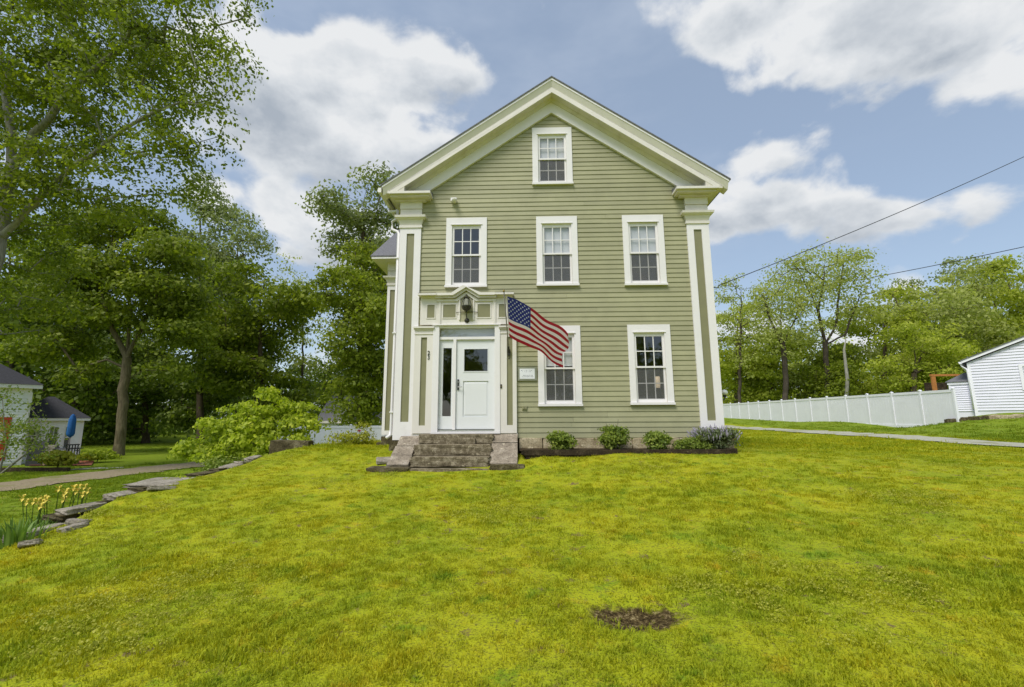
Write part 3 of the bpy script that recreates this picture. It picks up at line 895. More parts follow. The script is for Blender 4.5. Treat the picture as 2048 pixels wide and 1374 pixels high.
for (p0, p1, q0, q1) in ((a0, a0 + .02, 2.15, 2.724), (a1 - .02, a1, 2.15, 2.724), (a0 + .02, a1 - .02, 2.15, 2.17), (a0 + .02, a1 - .02, 2.704, 2.724)): s.box(p0, p1, -.008, .04, q0, q1)
s.v = D(s.v); s.build('glass_bead', M['door'], dr)
s = MB().add([(a0, .02, 2.15), (a1, .02, 2.15), (a1, .02, 2.724), (a0, .02, 2.724)], [(0, 1, 2, 3)]); s.v = D(s.v); s.build('door_pane', M['glass'], dr)
hd = MB().box(-1.58, -1.542, -.022, .0, 1.725, 1.975); hd.v = D(hd.v); hd = hd.build('handle_plate', M['black'], dr)
hl = MB().tube([(-1.561, -.02, 1.795), (-1.561, -.055, 1.795), (-1.545, -.06, 1.795), (-1.455, -.06, 1.795)], .009, 8); hl.v = D(hl.v); hl.build('handle_lever', M['steel'], dr, True)
hk = MB().box(-1.572, -1.550, -.032, -.0222, 1.90, 1.925); hk.v = D(hk.v); hk.build('lock', M['steel'], dr)

# entablature with its pointed centre
Zc = lambda z: z - E0
P2 = lambda pts: [(p[0], p[1] - E0) for p in pts]
s = MB().prism(P2([(-2.495, 3.293), (-.250, 3.293), (-.250, 3.955), (-1.06, 3.955), (-1.372, 4.13), (-1.70, 3.955), (-2.495, 3.955)]), -.095, .02)
s.build('entablature', M['trim'], ent)
for (x0, x1) in ((-2.325, -2.145), (-1.938, -1.632), (-1.105, -.798), (-.590, -.415)):
    eb('frieze_panel', x0, x1, -.0965, -.06, 3.46, 3.785, M['panel'])
    s = MB()
    for (p0, p1, q0, q1) in ((x0 - .022, x0, 3.438, 3.807), (x1, x1 + .022, 3.438, 3.807), (x0, x1, 3.438, 3.46), (x0, x1, 3.785, 3.807)): s.box(p0, p1, -.108, -.09, q0 - E0, q1 - E0)
    s.build('panel_bead', M['trim'], ent)
for x0 in (-2.05, -.72): eb('frieze_stile', x0, x0 + .055, -.118, -.0955, 3.293, 3.93, M['trim'])
MB().prism(P2([(-1.522, 3.36), (-1.215, 3.36), (-1.215, 3.90), (-1.30, 3.99), (-1.372, 4.03), (-1.44, 3.99), (-1.522, 3.90)]), -.0968, -.06).build('lantern_niche', M['niche'], ent)


def chevron(name, low, up, y0, mat):
    n = len(low)
    b = MB()
    for i in range(n - 1):
        b.prism(P2([low[i], low[i + 1], up[i + 1], up[i]]), y0, -.0945)
    b.build(name, mat, ent)


chevron('niche_moulding', [(-1.555, 3.40), (-1.522, 3.40)], [(-1.555, 3.90), (-1.522, 3.90)], -.125, M['trim'])
chevron('niche_moulding', [(-1.215, 3.40), (-1.182, 3.40)], [(-1.215, 3.90), (-1.182, 3.90)], -.125, M['trim'])
chevron('arch_moulding', [(-2.10, 3.86), (-1.60, 3.86), (-1.372, 4.03), (-1.145, 3.86), (-.66, 3.86)],
        [(-2.10, 3.915), (-1.635, 3.915), (-1.372, 4.095), (-1.11, 3.915), (-.66, 3.915)], -.130, M['trim'])
chevron('arch_cornice', [(-2.12, 3.93), (-1.655, 3.93), (-1.372, 4.115), (-1.09, 3.93), (-.645, 3.93)],
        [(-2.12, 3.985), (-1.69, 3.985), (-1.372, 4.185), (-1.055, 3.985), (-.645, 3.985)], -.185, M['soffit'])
chevron('arch_crown', [(-2.12, 3.9855), (-1.69, 3.9855), (-1.372, 4.1855), (-1.055, 3.9855), (-.645, 3.9855)],
        [(-2.12, 4.045), (-1.73, 4.045), (-1.45, 4.235), (-1.015, 4.045), (-.645, 4.045)], -.235, M['trim'])
for (x0, x1) in ((-2.535, -2.085), (-.690, -.225)):
    s = MB().box(x0 + .06, x1 - .04, -.15, .02, Zc(3.9555), Zc(3.99)).box(x0, x1, -.255, .02, Zc(3.9905), Zc(4.035))
    s.build('end_cornice', M['trim'], ent)
    eb('lead_flashing', x0 + .005, x1 - .005, -.25, .02, 4.0355, 4.045, M['iron'])
# house number, one numeral over the other
for ch, z in (('2', 2.565), ('3', 2.455)):
    cu = bpy.data.curves.new('numeral', 'FONT'); cu.body = ch; cu.size = .135; cu.extrude = .006; cu.align_x = 'CENTER'
    tmp = bpy.data.objects.new('numeral_text', cu); C.objects.link(tmp); bpy.context.view_layer.update()
    me_ = bpy.data.meshes.new_from_object(tmp.evaluated_get(bpy.context.evaluated_depsgraph_get())); bpy.data.objects.remove(tmp)
    me_.materials.clear(); me_.materials.append(M['black']); o = bpy.data.objects.new('numeral', me_); C.objects.link(o); o.parent = ent
    o.location = (-2.265, -.093, z - E0); o.rotation_euler = (math.pi / 2, 0, 0)

# --- set-back wing on the left with its own corner pilaster and roof
wg = empty('side_wing', (-3.9, 2.7, .3), house)
s = MB()
s.box(-4.13 + 3.9, -3.0 + 3.9, .04, 5.5, .3, 5.6); s.build('wing_wall', M['siding'], wg)
wp = build_pilaster(-4.165, -3.70, -4.08, -3.93, y=2.7, zb=.61, ztop=5.86, parent=house, pz0=.735, pz1=4.98, zs=5.12, k=.92)
s = MB()
s.box(-4.56, -3.0, 2.30, 8.6, 5.845, 5.905)
o = s.build('wing_eave', M['trim'], house)
s = MB().prism_x([(2.26, 5.906), (2.26, 5.95), (5.2, 8.05), (5.2, 7.99)], -4.60, -3.05)
s.prism_x([(8.2, 5.906), (5.2, 7.99), (5.2, 8.05), (8.2, 5.95)], -4.60, -3.05)
s.build('wing_roof', M['shingle'], house)
MB().prism_x([(2.40, 5.907), (5.2, 7.90), (8.0, 5.907)], -4.14, -3.1).build('wing_gable', M['siding'], house)
box('wing_eave_fascia', -4.57, -3.05, 2.27, 2.298, 5.85, 5.904, M['white'], house)

# ------------------------------------------------------------------ granite steps
st = empty('stone_steps', (-1.5, -.6, 0))
tag(st, 'worn granite front steps with slanting cheek slabs below the door', 'steps')


def stp(name, x0, x1, y0, y1, z0, z1, mat, seed, tilt=(0, 0), jit=.05, rot=0.0):
    o = rough_stone(name, (x0 + x1) / 2 + 1.5, (y0 + y1) / 2 + .6, (z0 + z1) / 2, x1 - x0, y1 - y0, z1 - z0, mat, st, seed, rot, tilt, jit * 1.5, 8, .10)
    return o


stp('landing', -2.40, -.70, -.37, .02, .50, .705, M['granite'], 1)
stp('tread', -2.40, -.72, -.74, -.30, .27, .492, M['granite'], 2)
stp('tread', -2.40, -.72, -1.10, -.64, .06, .262, M['granite'], 3)
stp('base_slab', -2.42, -.70, -1.34, -.9, -.12, .04, M['granite'], 4)
stp('riser_stone', -1.75, -1.1, -.45, -.2, .49, .62, M['granite'], 5)
SL = math.atan2(.53, 1.05)


def cheek(x0, x1, ya, za, yb, zb, th, seed, mat):
    L = math.hypot(yb - ya, zb - za); a = math.atan2(za - zb, ya - yb)
    cy, cz = (ya + yb) / 2 + math.sin(a) * th / 2 * 1, (za + zb) / 2 - math.cos(a) * th / 2
    return rough_stone('cheek_slab', (x0 + x1) / 2 + 1.5, cy + .6, cz, x1 - x0, L * .985, th, mat, st, seed, 0, (a, 0), .025, 4, .07)


cheek(-2.87, -2.36, -.08, .665, -.45, .46, .16, 11, M['cheek'])
cheek(-2.88, -2.43, -.455, .455, -.80, .285, .16, 12, M['cheek'])
cheek(-2.87, -2.41, -.805, .285, -1.17, .115, .16, 13, M['cheek'])
cheek(-.72, -.155, -.06, .71, -.39, .525, .20, 14, M['cheek'])
cheek(-.73, -.15, -.395, .515, -1.12, .125, .20, 15, M['cheek'])
stp('cheek_base', -3.20, -2.36, -1.42, -.95, -.10, .075, M['darkstone'], 16, jit=.06)
stp('cheek_base', -.71, -.0, -1.34, -.95, -.12, .12, M['darkstone'], 17, jit=.06)
for (x0, x1) in ((-2.82, -2.44), (-.66, -.2)):
    MB().prism_x([(-1.0, -.2), (-1.0, .07), (-.02, .52), (-.02, -.2)], x0 + 1.5, x1 + 1.5).build('cheek_core', M['darkstone'], st).location = (0, .6, 0)
fs = rough_stone('flat_stone', -3.02, -.55, .155, .48, .5, .07, M['flagstone'], None, 30, .3, (.10, 0), .04, 3)
tag(fs, 'thin flat stone lying in the grass left of the front steps', 'stone')

# ------------------------------------------------------------------ flower bed along the front wall
bed = mesh_obj('flower_bed', [(-.1, -.78, .36), (4.55, -.78, .33), (4.55, .05, .36), (-.1, .05, .38)], [(0, 1, 2, 3)], M['soil']); structure(bed)
tb = empty('timber_edging', (2.2, -.82, .3)); tag(tb, 'dark weathered timber edging in front of the foundation bed', 'edging')
rough_stone('timber', .0, 0, .03, 4.5, .11, .11, M['timber'], tb, 40, 0, (0, 0.0), .02, 6, .05)
rough_stone('timber', .05, .03, -.06, 4.45, .12, .09, M['timber'], tb, 41, 0, (0, 0.0), .02, 6, .05)
rough_stone('timber', 2.20, .07, .045, .16, .22, .12, M['timber'], tb, 42, 0, (0, 0), .04, 3, .05)

# ------------------------------------------------------------------ fittings on the facade
ln = empty('wall_lantern', (-1.36, -.22, 3.62)); tag(ln, 'dark bronze lantern hanging in the pointed niche above the door', 'lantern')
MB().lathe([(.001, .0), (.05, .01), (.10, .05), (.118, .10), (.118, .12), (.06, .135)], (0, 0, -.03), 8).build('lantern_base', M['iron'], ln)
MB().lathe([(.10, .10), (.125, .12), (.085, .25), (.045, .31)], (0, 0, -.02), 6).build('lantern_glass', M['lampglass'], ln)
s = MB()
for i in range(6):
    a = 2 * math.pi * i / 6
    s.tube([(math.cos(a) * .122, math.sin(a) * .122, .10), (math.cos(a) * .09, math.sin(a) * .09, .23), (math.cos(a) * .045, math.sin(a) * .045, .30)], .007, 5)
s.build('lantern_frame', M['iron'], ln)
MB().lathe([(.06, .285), (.075, .29), (.03, .325), (.012, .36), (.018, .375), (.001, .39)], (0, 0, 0), 8).build('lantern_cap', M['iron'], ln)
MB().tube([(0, 0, -.03), (0, 0, -.10), (0, .06, -.17), (0, .115, -.20)], .012, 6).tube([(-.26, .10, -.035), (-.13, .10, -.03), (.13, .10, -.03), (.26, .10, -.035)], .008, 6).build('lantern_bracket', M['iron'], ln)
o = MB().lathe([(.001, .03), (.03, .03), (.055, .015), (.06, 0.0), (.06, -.01)], (0, 0, 0), 16).build('bracket_rose', M['iron'], ln, True)
o.rotation_euler = (math.pi / 2, 0, 0); o.location = (0, .118, -.235)

fl = empty('flood_light', (-1.72, -.02, 6.50)); tag(fl, 'small white security light high on the clapboards left of the gable', 'light')
MB().lathe([(.001, .03), (.055, .03), (.06, .0), (.001, 0)], (0, 0, 0), 14).build('mount_plate', M['white'], fl, True).rotation_euler = (math.pi / 2, 0, 0)
MB().box(-.085, .06, -.10, -.03, -.03, .055).build('lamp_head', M['white'], fl)
o = MB().lathe([(.02, .0), (.035, -.02), (.06, -.07), (.062, -.10), (.001, -.095)], (0, 0, 0), 14).build('sensor', M['trim'], fl, True)
o.location = (.02, -.10, -.0); o.rotation_euler = (math.radians(-50), 0, 0)

pq = empty('notice_plaque', (.08, -.03, 2.09)); tag(pq, 'white notice plate on a grey board right of the front door', 'sign')
MB().box(-.225, .225, -.012, .02, -.155, .16).build('backing_board', M['plaque'], pq)
MB().box(-.18, .178, -.020, -.0122, -.115, .125).build('white_plate', M['paper'], pq)
s = MB(); R_ = random.Random(2)
for row, (z, n, a, b) in enumerate(((.085, 7, -.14, .13), (.055, 5, -.12, .10), (-.035, 9, -.10, .13), (-.065, 10, -.11, .15))):
    for i in range(n):
        xx = a + (b - a) * i / n; ww = R_.uniform(.010, .022); hh = R_.uniform(.006, .014) if row > 1 else R_.uniform(.003, .006)
        s.box(xx, xx + ww, -.0215, -.0201, z + R_.uniform(-.006, .006) - hh / 2, z + hh / 2)
s.build('lettering', M['ink'], pq)

ob = empty('outlet_cover', (.01, -.018, 1.30)); tag(ob, 'small siding coloured outlet cover below the notice plate', 'outlet')
MB().box(-.06, .06, -.012, .01, -.05, .05).build('cover_plate', M['siding'], ob)
MB().box(-.05, -.005, -.03, -.0122, -.035, .035).box(.005, .05, -.03, -.0122, -.035, .035).build('cover_flap', M['panel'], ob)
db = empty('door_bell', (-.535, -.088, 1.80)); tag(db, 'small dark door bell on the frame right of the door', 'door bell')
MB().box(-.018, .018, -.012, .0, -.045, .045).build('bell_plate', M['iron'], db)
MB().lathe([(.001, .022), (.011, .018), (.012, .012)], (0, 0, 0), 10).build('bell_button', M['brass'], db, True).rotation_euler = (math.pi / 2, 0, 0)

gl = empty('globe_lamp', (5.0, 1.0, 1.72)); tag(gl, 'white globe lamp on a bracket beside the right corner of the house', 'lamp')
_p = at(1449, 785, 2.2); gl.location = _p
MB().lathe([(.001, -.08), (.05, -.065), (.08, -.03), (.085, .0), (.08, .03), (.05, .068), (.001, .082)], (0, 0, 0), 16).build('globe', M['globe'], gl, True)
MB().lathe([(.03, -.13), (.05, -.10), (.05, -.07)], (0, 0, 0), 12).tube([(0, 0, -.12), (-.02, 0, -.2), (-.10, 0, -.22), (float(XR - _p[0]) - .02, 0, -.2)], .016, 8).build('lamp_bracket', M['black'], gl, True)
sp = MB().box(XR - .04, XR + .10, 2.0, 2.9, .3, 2.12).build('meter_box', M['siding'], house)

# ------------------------------------------------------------------ flag
fg = empty('house_flag', (-.35, -.10, 2.62)); tag(fg, 'American flag with red and white stripes flying from an angled pole by the door', 'flag')
O = np.array([-.35, -.10, 2.62])
top = np.array([-.425, -1.05, 3.82]) - O
d_ = top / np.linalg.norm(top)
MB().tube([(0, .0, 0), tuple(top * .5), tuple(top)], .0125, 8).build('pole', M['pole'], fg, True)
MB().lathe([(.001, -.025), (.02, -.017), (.026, 0), (.02, .017), (.001, .026)], tuple(top + d_ * .02), 10).build('finial', M['brass'], fg, True)
MB().box(-.03, .03, .0, .035, -.09, .06).tube([tuple(-d_ * .02), tuple(d_ * .14)], .021, 10).build('bracket', M['iron'], fg)
MB().tube([(0, .03, -.05), (.0, -.02, -.16)], .006, 5).lathe([(.001, -.02), (.014, -.012), (.014, .012), (.001, .02)], (0, -.02, -.17), 8).build('cord_cleat', M['iron'], fg)
HT = np.array([-.37, -.985, 3.735]) - O; HB = np.array([-.342, -.42, 2.945]) - O
FT = np.array([.965, -1.25, 2.76]) - O; FB = np.array([.845, -.62, 2.205]) - O


def flag_pt(u, v):
    """u along the fly, v down the hoist"""
    a = HT * (1 - v) + HB * v; b = FT * (1 - v) + FB * v
    p = a * (1 - u) + b * u
    # belly of the cloth: the top edge bows up, the foot sags near the hoist
    p = p + np.array([0, 0, 1]) * (.11 * math.sin(math.pi * u) * (1 - v) ** 1.2 - .075 * math.sin(math.pi * min(1, u * 1.25)) * v * (1 - u) + .05 * math.sin(math.pi * u) * v)
    w = .075 * u ** .6 * math.sin(7.5 * u - 2.6 * v + .6) + .035 * math.sin(15 * u + 4.0 * v + 1.0) * u
    p = p + np.array([.25, -1.0, .28]) * w
    p = p + np.array([.04, .02, -.03]) * math.sin(9 * v + 5 * u) * u ** 3
    return p


NU, NV = 80, 39
vs = [flag_pt(i / NU, j / NV) for i in range(NU + 1) for j in range(NV + 1)]
fs_, mi_ = [], []
for i in range(NU):
    for j in range(NV):
        a = i * (NV + 1) + j; fs_.append((a, a + 1, a + NV + 2, a + NV + 1))
        stripe = j // 3
        mi_.append(2 if (i < 32 and j < 21) else (0 if stripe % 2 == 0 else 1))
        if i == 0: mi_[-1] = 1
cloth = mesh_obj('cloth', vs, fs_, [M['fred'], M['fwhite'], M['fblue']], fg, mi_, True)
s = MB()
for r9 in range(9):
    n = 6 if r9 % 2 == 0 else 5
    for c9 in range(n):
        u0 = .4 * ((2 * c9 + 1) / 12 if n == 6 else (2 * c9 + 2) / 12); v0 = (7 / 13) * (r9 + 1) / 10
        for side in (1, -1):
            pts = []
            for k9 in range(10):
                rr = .024 if k9 % 2 == 0 else .0105
                a = math.pi / 2 + k9 * math.pi / 5
                uu, vv = u0 + rr * math.cos(a) / 1.55, v0 - rr * math.sin(a) / .95
                P = flag_pt(uu, vv); e = 1e-3
                nrm = np.cross(flag_pt(uu + e, vv) - P, flag_pt(uu, vv + e) - P); nrm /= np.linalg.norm(nrm)
                pts.append(P + nrm * .003 * side)
            s.add(pts, [tuple(range(10)) if side < 0 else tuple(range(9, -1, -1))])
st_o = s.build('stars', M['fstar'], cloth)

# ------------------------------------------------------------------ overhead wires
def wire(label, A_, B_, sag, r=.012, loop=None):
    pts = []
    for i in range(41):
        t = i / 40; p = np.array(A_) * (1 - t) + np.array(B_) * t; p = p - np.array([0, 0, sag * 4 * t * (1 - t)]); pts.append(tuple(p))
    if loop: pts = loop + pts
    return tag(MB().tube(pts, r, 6).build('overhead_wire', M['wire'], None, True), label, 'wire')


a_ = at(1437, 571, 2.2)
wire('thick service wire sloping down from the upper right to the house corner', a_, at(2330, 175, 6.0), .25, .013,
     [(XR - .03, 2.0, float(a_[2]) + .25), (XR + .05, 2.05, float(a_[2]) + .12), (float(a_[0]) - .07, 2.15, float(a_[2]) - .09), (float(a_[0]) - .02, 2.18, float(a_[2]) - .07)])
wire('thin far wire above the trees on the right', at(1700, 563, 48), at(2350, 425, 30), .25, .04)



# ------------------------------------------------------------------ trees
def leaf_cloud(cent, n_per, spread, size, seed, up=.55, flat=.5, tone_c=None, aspect=.62):
    """leaf sized quads scattered round clump centres -> V, Q, tone"""
    r = np.random.default_rng(seed)
    k = len(cent); n = k * n_per
    c = np.repeat(cent, n_per, axis=0)
    sp = np.repeat(spread if np.ndim(spread) else np.full(k, spread), n_per)
    off = r.normal(0, 1, (n, 3)); off *= np.minimum(1, 1.9 / np.linalg.norm(off, axis=1))[:, None]
    off[:, 2] = off[:, 2] * flat - .12 * (off[:, 0] ** 2 + off[:, 1] ** 2)
    p = c + off * sp[:, None]
    nr = r.normal(0, 1, (n, 3)); nr /= np.linalg.norm(nr, axis=1)[:, None]
    dome = off / (np.linalg.norm(off, axis=1)[:, None] + 1e-6)
    nr = nr * .42 + np.array([0, 0, 1]) * up * .45 + dome * np.array([.55, .55, .75])
    nr /= np.linalg.norm(nr, axis=1)[:, None]
    t = np.cross(nr, r.normal(0, 1, (n, 3))); t /= np.linalg.norm(t, axis=1)[:, None] + 1e-9
    b = np.cross(nr, t)
    s = size * r.uniform(.6, 1.35, n)[:, None]
    V = np.stack([p + t * s * .55, p + b * s * aspect * .5, p - t * s * .45, p - b * s * aspect * .5], 1).reshape(-1, 3)
    Q = np.arange(4 * n).reshape(-1, 4)
    tc = np.repeat(tone_c if tone_c is not None else r.uniform(.25, .75, k), n_per)
    tone = np.clip(tc + r.normal(0, .17, n), 0, 1)
    return V, Q, tone


def tubes(nodes, parent, rad, sides=6):
    """one tapered prism for each edge of a branch network"""
    idx = np.where(parent >= 0)[0]; a = nodes[parent[idx]]; b = nodes[idx]
    ra = np.minimum(rad[parent[idx]], rad[idx] * 1.35); rb = rad[idx]
    d = b - a; L = np.linalg.norm(d, axis=1); d = d / (L[:, None] + 1e-9)
    h = np.where(np.abs(d[:, 2:3]) > .9, np.array([[1., 0, 0]]), np.array([[0, 0, 1.]]))
    u = np.cross(d, h); u /= np.linalg.norm(u, axis=1)[:, None]; v = np.cross(d, u)
    ang = np.arange(sides) * 2 * np.pi / sides
    ring = u[:, None] * np.cos(ang)[None, :, None] + v[:, None] * np.sin(ang)[None, :, None]
    V = np.concatenate([(a - d * ra[:, None] * .3)[:, None] + ring * ra[:, None, None], b[:, None] + ring * rb[:, None, None]], 1).reshape(-1, 3)
    e = len(idx); base = (np.arange(e) * 2 * sides)[:, None]; j = np.arange(sides)
    Q = np.stack([base + j, base + (j + 1) % sides, base + sides + (j + 1) % sides, base + sides + j], -1).reshape(-1, 4)
    return V, Q


def make_tree(name, label, trunk, lobes, n_clump, n_per, spread, leaf, lmat, bmat, r0, seed, group=None, cat='tree', rt=.012, up=.70, flat=.36, shell=.5, aspect=.66, forks=(), tone_shift=0.0):
    """trunk: world points from the foot up; lobes: (x, y, z, rx, ry, rz, weight); leaves hang on the twigs of a branch network"""
    r = np.random.default_rng(seed)
    trunk = np.array(trunk, float)
    base = trunk[0].copy()
    nodes = [trunk[0]]; par = [-1]

    def run(start, pts):
        last = start
        for q in pts:
            a = nodes[last]; L = np.linalg.norm(q - a); k = max(1, int(L / .7))
            for i in range(1, k + 1):
                p = a + (q - a) * i / k + (r.normal(0, .04, 3) * (i < k))
                nodes.append(p); par.append(last); last = len(nodes) - 1
        return last
    run(0, trunk[1:])
    for (kf, pts) in forks:
        i0 = int(np.argmin(np.linalg.norm(np.array(nodes) - np.array(trunk[kf]), axis=1))); run(i0, np.array(pts, float))
    w = np.array([l[6] * l[3] * l[4] * l[5] for l in lobes], float) ** .8; w /= w.sum()
    cents = []
    for l, k in zip(lobes, np.round(w * n_clump).astype(int)):
        q = r.normal(0, 1, (max(1, k), 3)); q /= np.linalg.norm(q, axis=1)[:, None]
        rad = r.uniform(0, 1, len(q)) ** (1 / 3) * (1 - shell) + shell * r.uniform(.72, 1.05, len(q))
        cents.append(np.array(l[:3]) + q * rad[:, None] * np.array(l[3:6]))
    cents = np.concatenate(cents)
    mid = np.array(nodes)
    order = np.argsort([np.min(np.linalg.norm(mid - c, axis=1)) for c in cents])
    N = np.zeros((len(nodes) + 6 * len(cents) + 50, 3)); N[:len(nodes)] = nodes; m = len(nodes)
    sizes = len(N)
    for ci in order:
        c = cents[ci]
        dv = c - N[:m]; dist = np.linalg.norm(dv, axis=1)
        j = int(np.argmin(dist + 1.1 * np.maximum(0, -dv[:, 2]) + .02 * np.arange(m) / m))
        L = dist[j]; k = int(min(5, max(1, L / .9)))
        a = N[j].copy(); last = j; side = r.normal(0, .07, 3) * L
        for i in range(1, k + 1):
            t = i / k; p = a + (c - a) * t + (np.array([0, 0, .10 * L]) + side) * math.sin(math.pi * t) + r.normal(0, .03, 3) * (i < k)
            N[m] = p; par.append(last); last = m; m += 1
    N = N[:m]; par = np.array(par)
    cnt = np.zeros(m); tips = np.ones(m, bool); tips[par[par >= 0]] = False; cnt[tips] = 1
    for i in range(m - 1, 0, -1): cnt[par[i]] += cnt[i]
    p_ = math.log(r0 / rt) / math.log(max(2, cnt[0]))
    rad = rt * np.maximum(cnt, 1) ** p_
    flare = np.linalg.norm(N - N[0], axis=1); rad = rad * (1 + .45 * np.exp(-flare / .45) * (np.arange(m) < 8))
    root = empty(name, tuple(base)); tag(root, label, cat, group)
    V, Q = tubes(N - base, par, rad, 7 if r0 > .12 else 5)
    big_mesh('trunk', V, Q, bmat, root, smooth=True)
    # clumps higher and farther out carry fresher leaves
    tc = np.clip(r.normal(.5 + tone_shift, .16, len(cents)), .05, .95)
    sp = spread * r.uniform(.7, 1.3, len(cents))
    V, Q, tone = leaf_cloud(cents - base, n_per, sp, leaf, seed + 1, up, flat, tc, aspect)
    big_mesh('crown', V, Q, lmat, root, tone)
    return root


def lobe(px, py, Y, rx, ry, rd, w=1.0):
    """ellipsoid of foliage: pixel centre, distance plane, radii in photo pixels (depth radius in metres)"""
    c = at(px, py, Y); k = (Y - CAM[1]) / FPX
    return (c[0], c[1], c[2], rx * k, rd, ry * k, w)


def foot(px, Y):
    x_ = float(at(px, 900, Y)[0]); return np.array([x_, Y, gz(x_, Y) - .1])


def P(px, py, Y): return at(px, py, Y)


LB = 'trees of the wood behind the left yard'
# big pale barked tree on the far left whose branches reach over the picture
make_tree('shade_tree', 'tall pale barked tree at the far left, branches reaching over the top corner',
          [foot(-70, 5.5), P(-40, 700, 5.5), P(-5, 480, 5.5), P(25, 330, 5.5), P(10, 160, 5.5), P(-20, 20, 5.5)],
          [lobe(40, 60, 5.5, 190, 130, 3.0), lobe(200, 60, 5.0, 150, 130, 2.6), lobe(340, 70, 4.6, 130, 110, 2.2, .8), lobe(430, 130, 4.4, 75, 75, 1.5, .7), lobe(250, 190, 5.0, 150, 80, 2.4, .9),
           lobe(370, 240, 4.6, 90, 70, 1.8, .75), lobe(80, 230, 6.0, 140, 110, 2.5), lobe(300, 330, 5.2, 110, 60, 1.9, .8), lobe(60, 400, 6.0, 120, 90, 2.2), lobe(150, -90, 5, 260, 110, 3), lobe(400, -60, 4.6, 150, 100, 2.2, .7),
           lobe(-80, 250, 5.5, 120, 220, 2.5, .7), lobe(210, 420, 6.0, 80, 60, 1.5, .6), lobe(30, 520, 7, 110, 80, 2.0, .9), lobe(60, 630, 7.5, 90, 60, 1.6, .7), lobe(20, 330, 4.6, 90, 90, 1.2, .9), lobe(110, 330, 4.6, 90, 70, 1.2, .8), lobe(30, 150, 4.4, 90, 80, 1.2, .7)],
          840, 84, .42, .15, M['maple'], M['bark_pale'], .27, 11, forks=[(2, [P(150, 330, 5.2), P(270, 245, 4.8), P(360, 205, 4.5)]), (3, [P(140, 180, 5.0), P(250, 90, 4.8)])], shell=.35)
make_tree('maple_tree', 'broad maple with a forked trunk standing beside the cottage garden',
          [foot(236, 17.5), P(243, 830, 17.5), P(250, 760, 17.5), P(254, 715, 17.5)],
          [lobe(230, 540, 17.5, 95, 40, 2.8), lobe(320, 590, 17.0, 75, 38, 2.2), lobe(140, 600, 18, 90, 40, 2.4), lobe(340, 505, 17, 60, 34, 2.0), lobe(200, 455, 18, 80, 36, 2.2), lobe(105, 690, 18.5, 80, 34, 2.2, .8), lobe(355, 665, 17.5, 55, 26, 1.8, .7), lobe(280, 440, 17.6, 60, 28, 1.8),
           lobe(230, 620, 16.8, 70, 28, 1.8, .8), lobe(130, 520, 18, 60, 34, 2.0), lobe(165, 740, 17.6, 40, 18, 1.4, .6), lobe(330, 735, 17.6, 36, 16, 1.2, .5)],
          420, 84, .72, .25, M['maple'], M['bark_olive'], .27, 21, forks=[(3, [P(225, 660, 17.2), P(200, 580, 17)]), (3, [P(290, 640, 17.4), P(320, 570, 17.2)]), (3, [P(262, 620, 17.8), P(250, 520, 17.6)])], tone_shift=-.02)


def wood_tree(label, px, Y, top, bottom, wide, seed, lm, group=LB, n=230, per=120, sp=1.25, lf=.34, trunk=None, r0=.3, bm='bark', shell=.72, ts=0.0, name='broadleaf_tree', lean=0):
    k = (Y - CAM[1]) / FPX
    h = bottom - top; r = random.Random(seed)
    lobes = []
    for i in range(7):
        t = (i + .5) / 7
        prof = math.sin(math.pi * (t * .82 + .12)) ** .7 * r.uniform(.8, 1.15)
        a = r.uniform(0, 6.28); off = wide * .42 * prof
        if i in (1, 4): lobes.append(lobe(px + wide * r.uniform(-.42, .42), top + h * r.uniform(.1, .75), Y + r.uniform(-1, 1), wide * .2, h * .09, wide * .2 * k, 1))
        lobes.append(lobe(px + lean * (1 - t) + math.cos(a) * off, top + h * t, Y + math.sin(a) * off * k * .8, wide * .42 * prof * r.uniform(.7, 1.05), h * .12 * r.uniform(.7, 1.25), wide * .45 * prof * k, 1))
    f = foot(px, Y)
    tp = [f, f * .35 + P(px + lean * .3, bottom, Y) * .65, P(px + lean * .5, (top + bottom) / 2, Y), P(px + lean, top + h * .2, Y)]
    return make_tree(name, label, tp, lobes, int(n * .92), int(per * .68), sp * .66, lf * .95, M[lm], M[bm], r0, seed, group, shell=shell, tone_shift=ts, rt=.017)


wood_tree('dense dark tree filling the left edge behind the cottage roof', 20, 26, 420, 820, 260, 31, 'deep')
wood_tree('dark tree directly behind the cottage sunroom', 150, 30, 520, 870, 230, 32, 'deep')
wood_tree('round crowned green tree left of the white back fence', 520, 27, 530, 860, 190, 33, 'maple', n=300, r0=.32)
wood_tree('deep green tree between the maple trunk and the round crowned tree', 400, 30, 500, 860, 190, 34, 'deep', n=260)
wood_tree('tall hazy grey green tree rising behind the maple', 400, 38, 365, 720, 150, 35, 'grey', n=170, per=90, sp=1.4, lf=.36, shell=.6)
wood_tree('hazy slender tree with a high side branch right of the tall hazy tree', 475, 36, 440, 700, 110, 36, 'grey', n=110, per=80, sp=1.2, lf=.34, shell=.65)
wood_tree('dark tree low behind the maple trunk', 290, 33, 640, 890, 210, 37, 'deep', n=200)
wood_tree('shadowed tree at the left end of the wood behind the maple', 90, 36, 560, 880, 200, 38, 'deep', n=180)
wood_tree('thin airy young tree between the round tree and the yellow green tree', 605, 33, 510, 800, 100, 39, 'haze_spring', n=70, per=60, sp=1.0, lf=.26, shell=.7, r0=.12, bm='bark_thin')
wood_tree('tall grey green tree close behind the left eave of the farmhouse', 735, 26, 340, 680, 160, 40, 'grey', n=260, per=100, sp=1.15, lf=.30, shell=.55, r0=.34, lean=-10)
wood_tree('yellow green tree against the left side of the farmhouse', 720, 22, 500, 870, 180, 41, 'maple', n=380, per=120, sp=1.0, lf=.26, ts=.14, r0=.25)
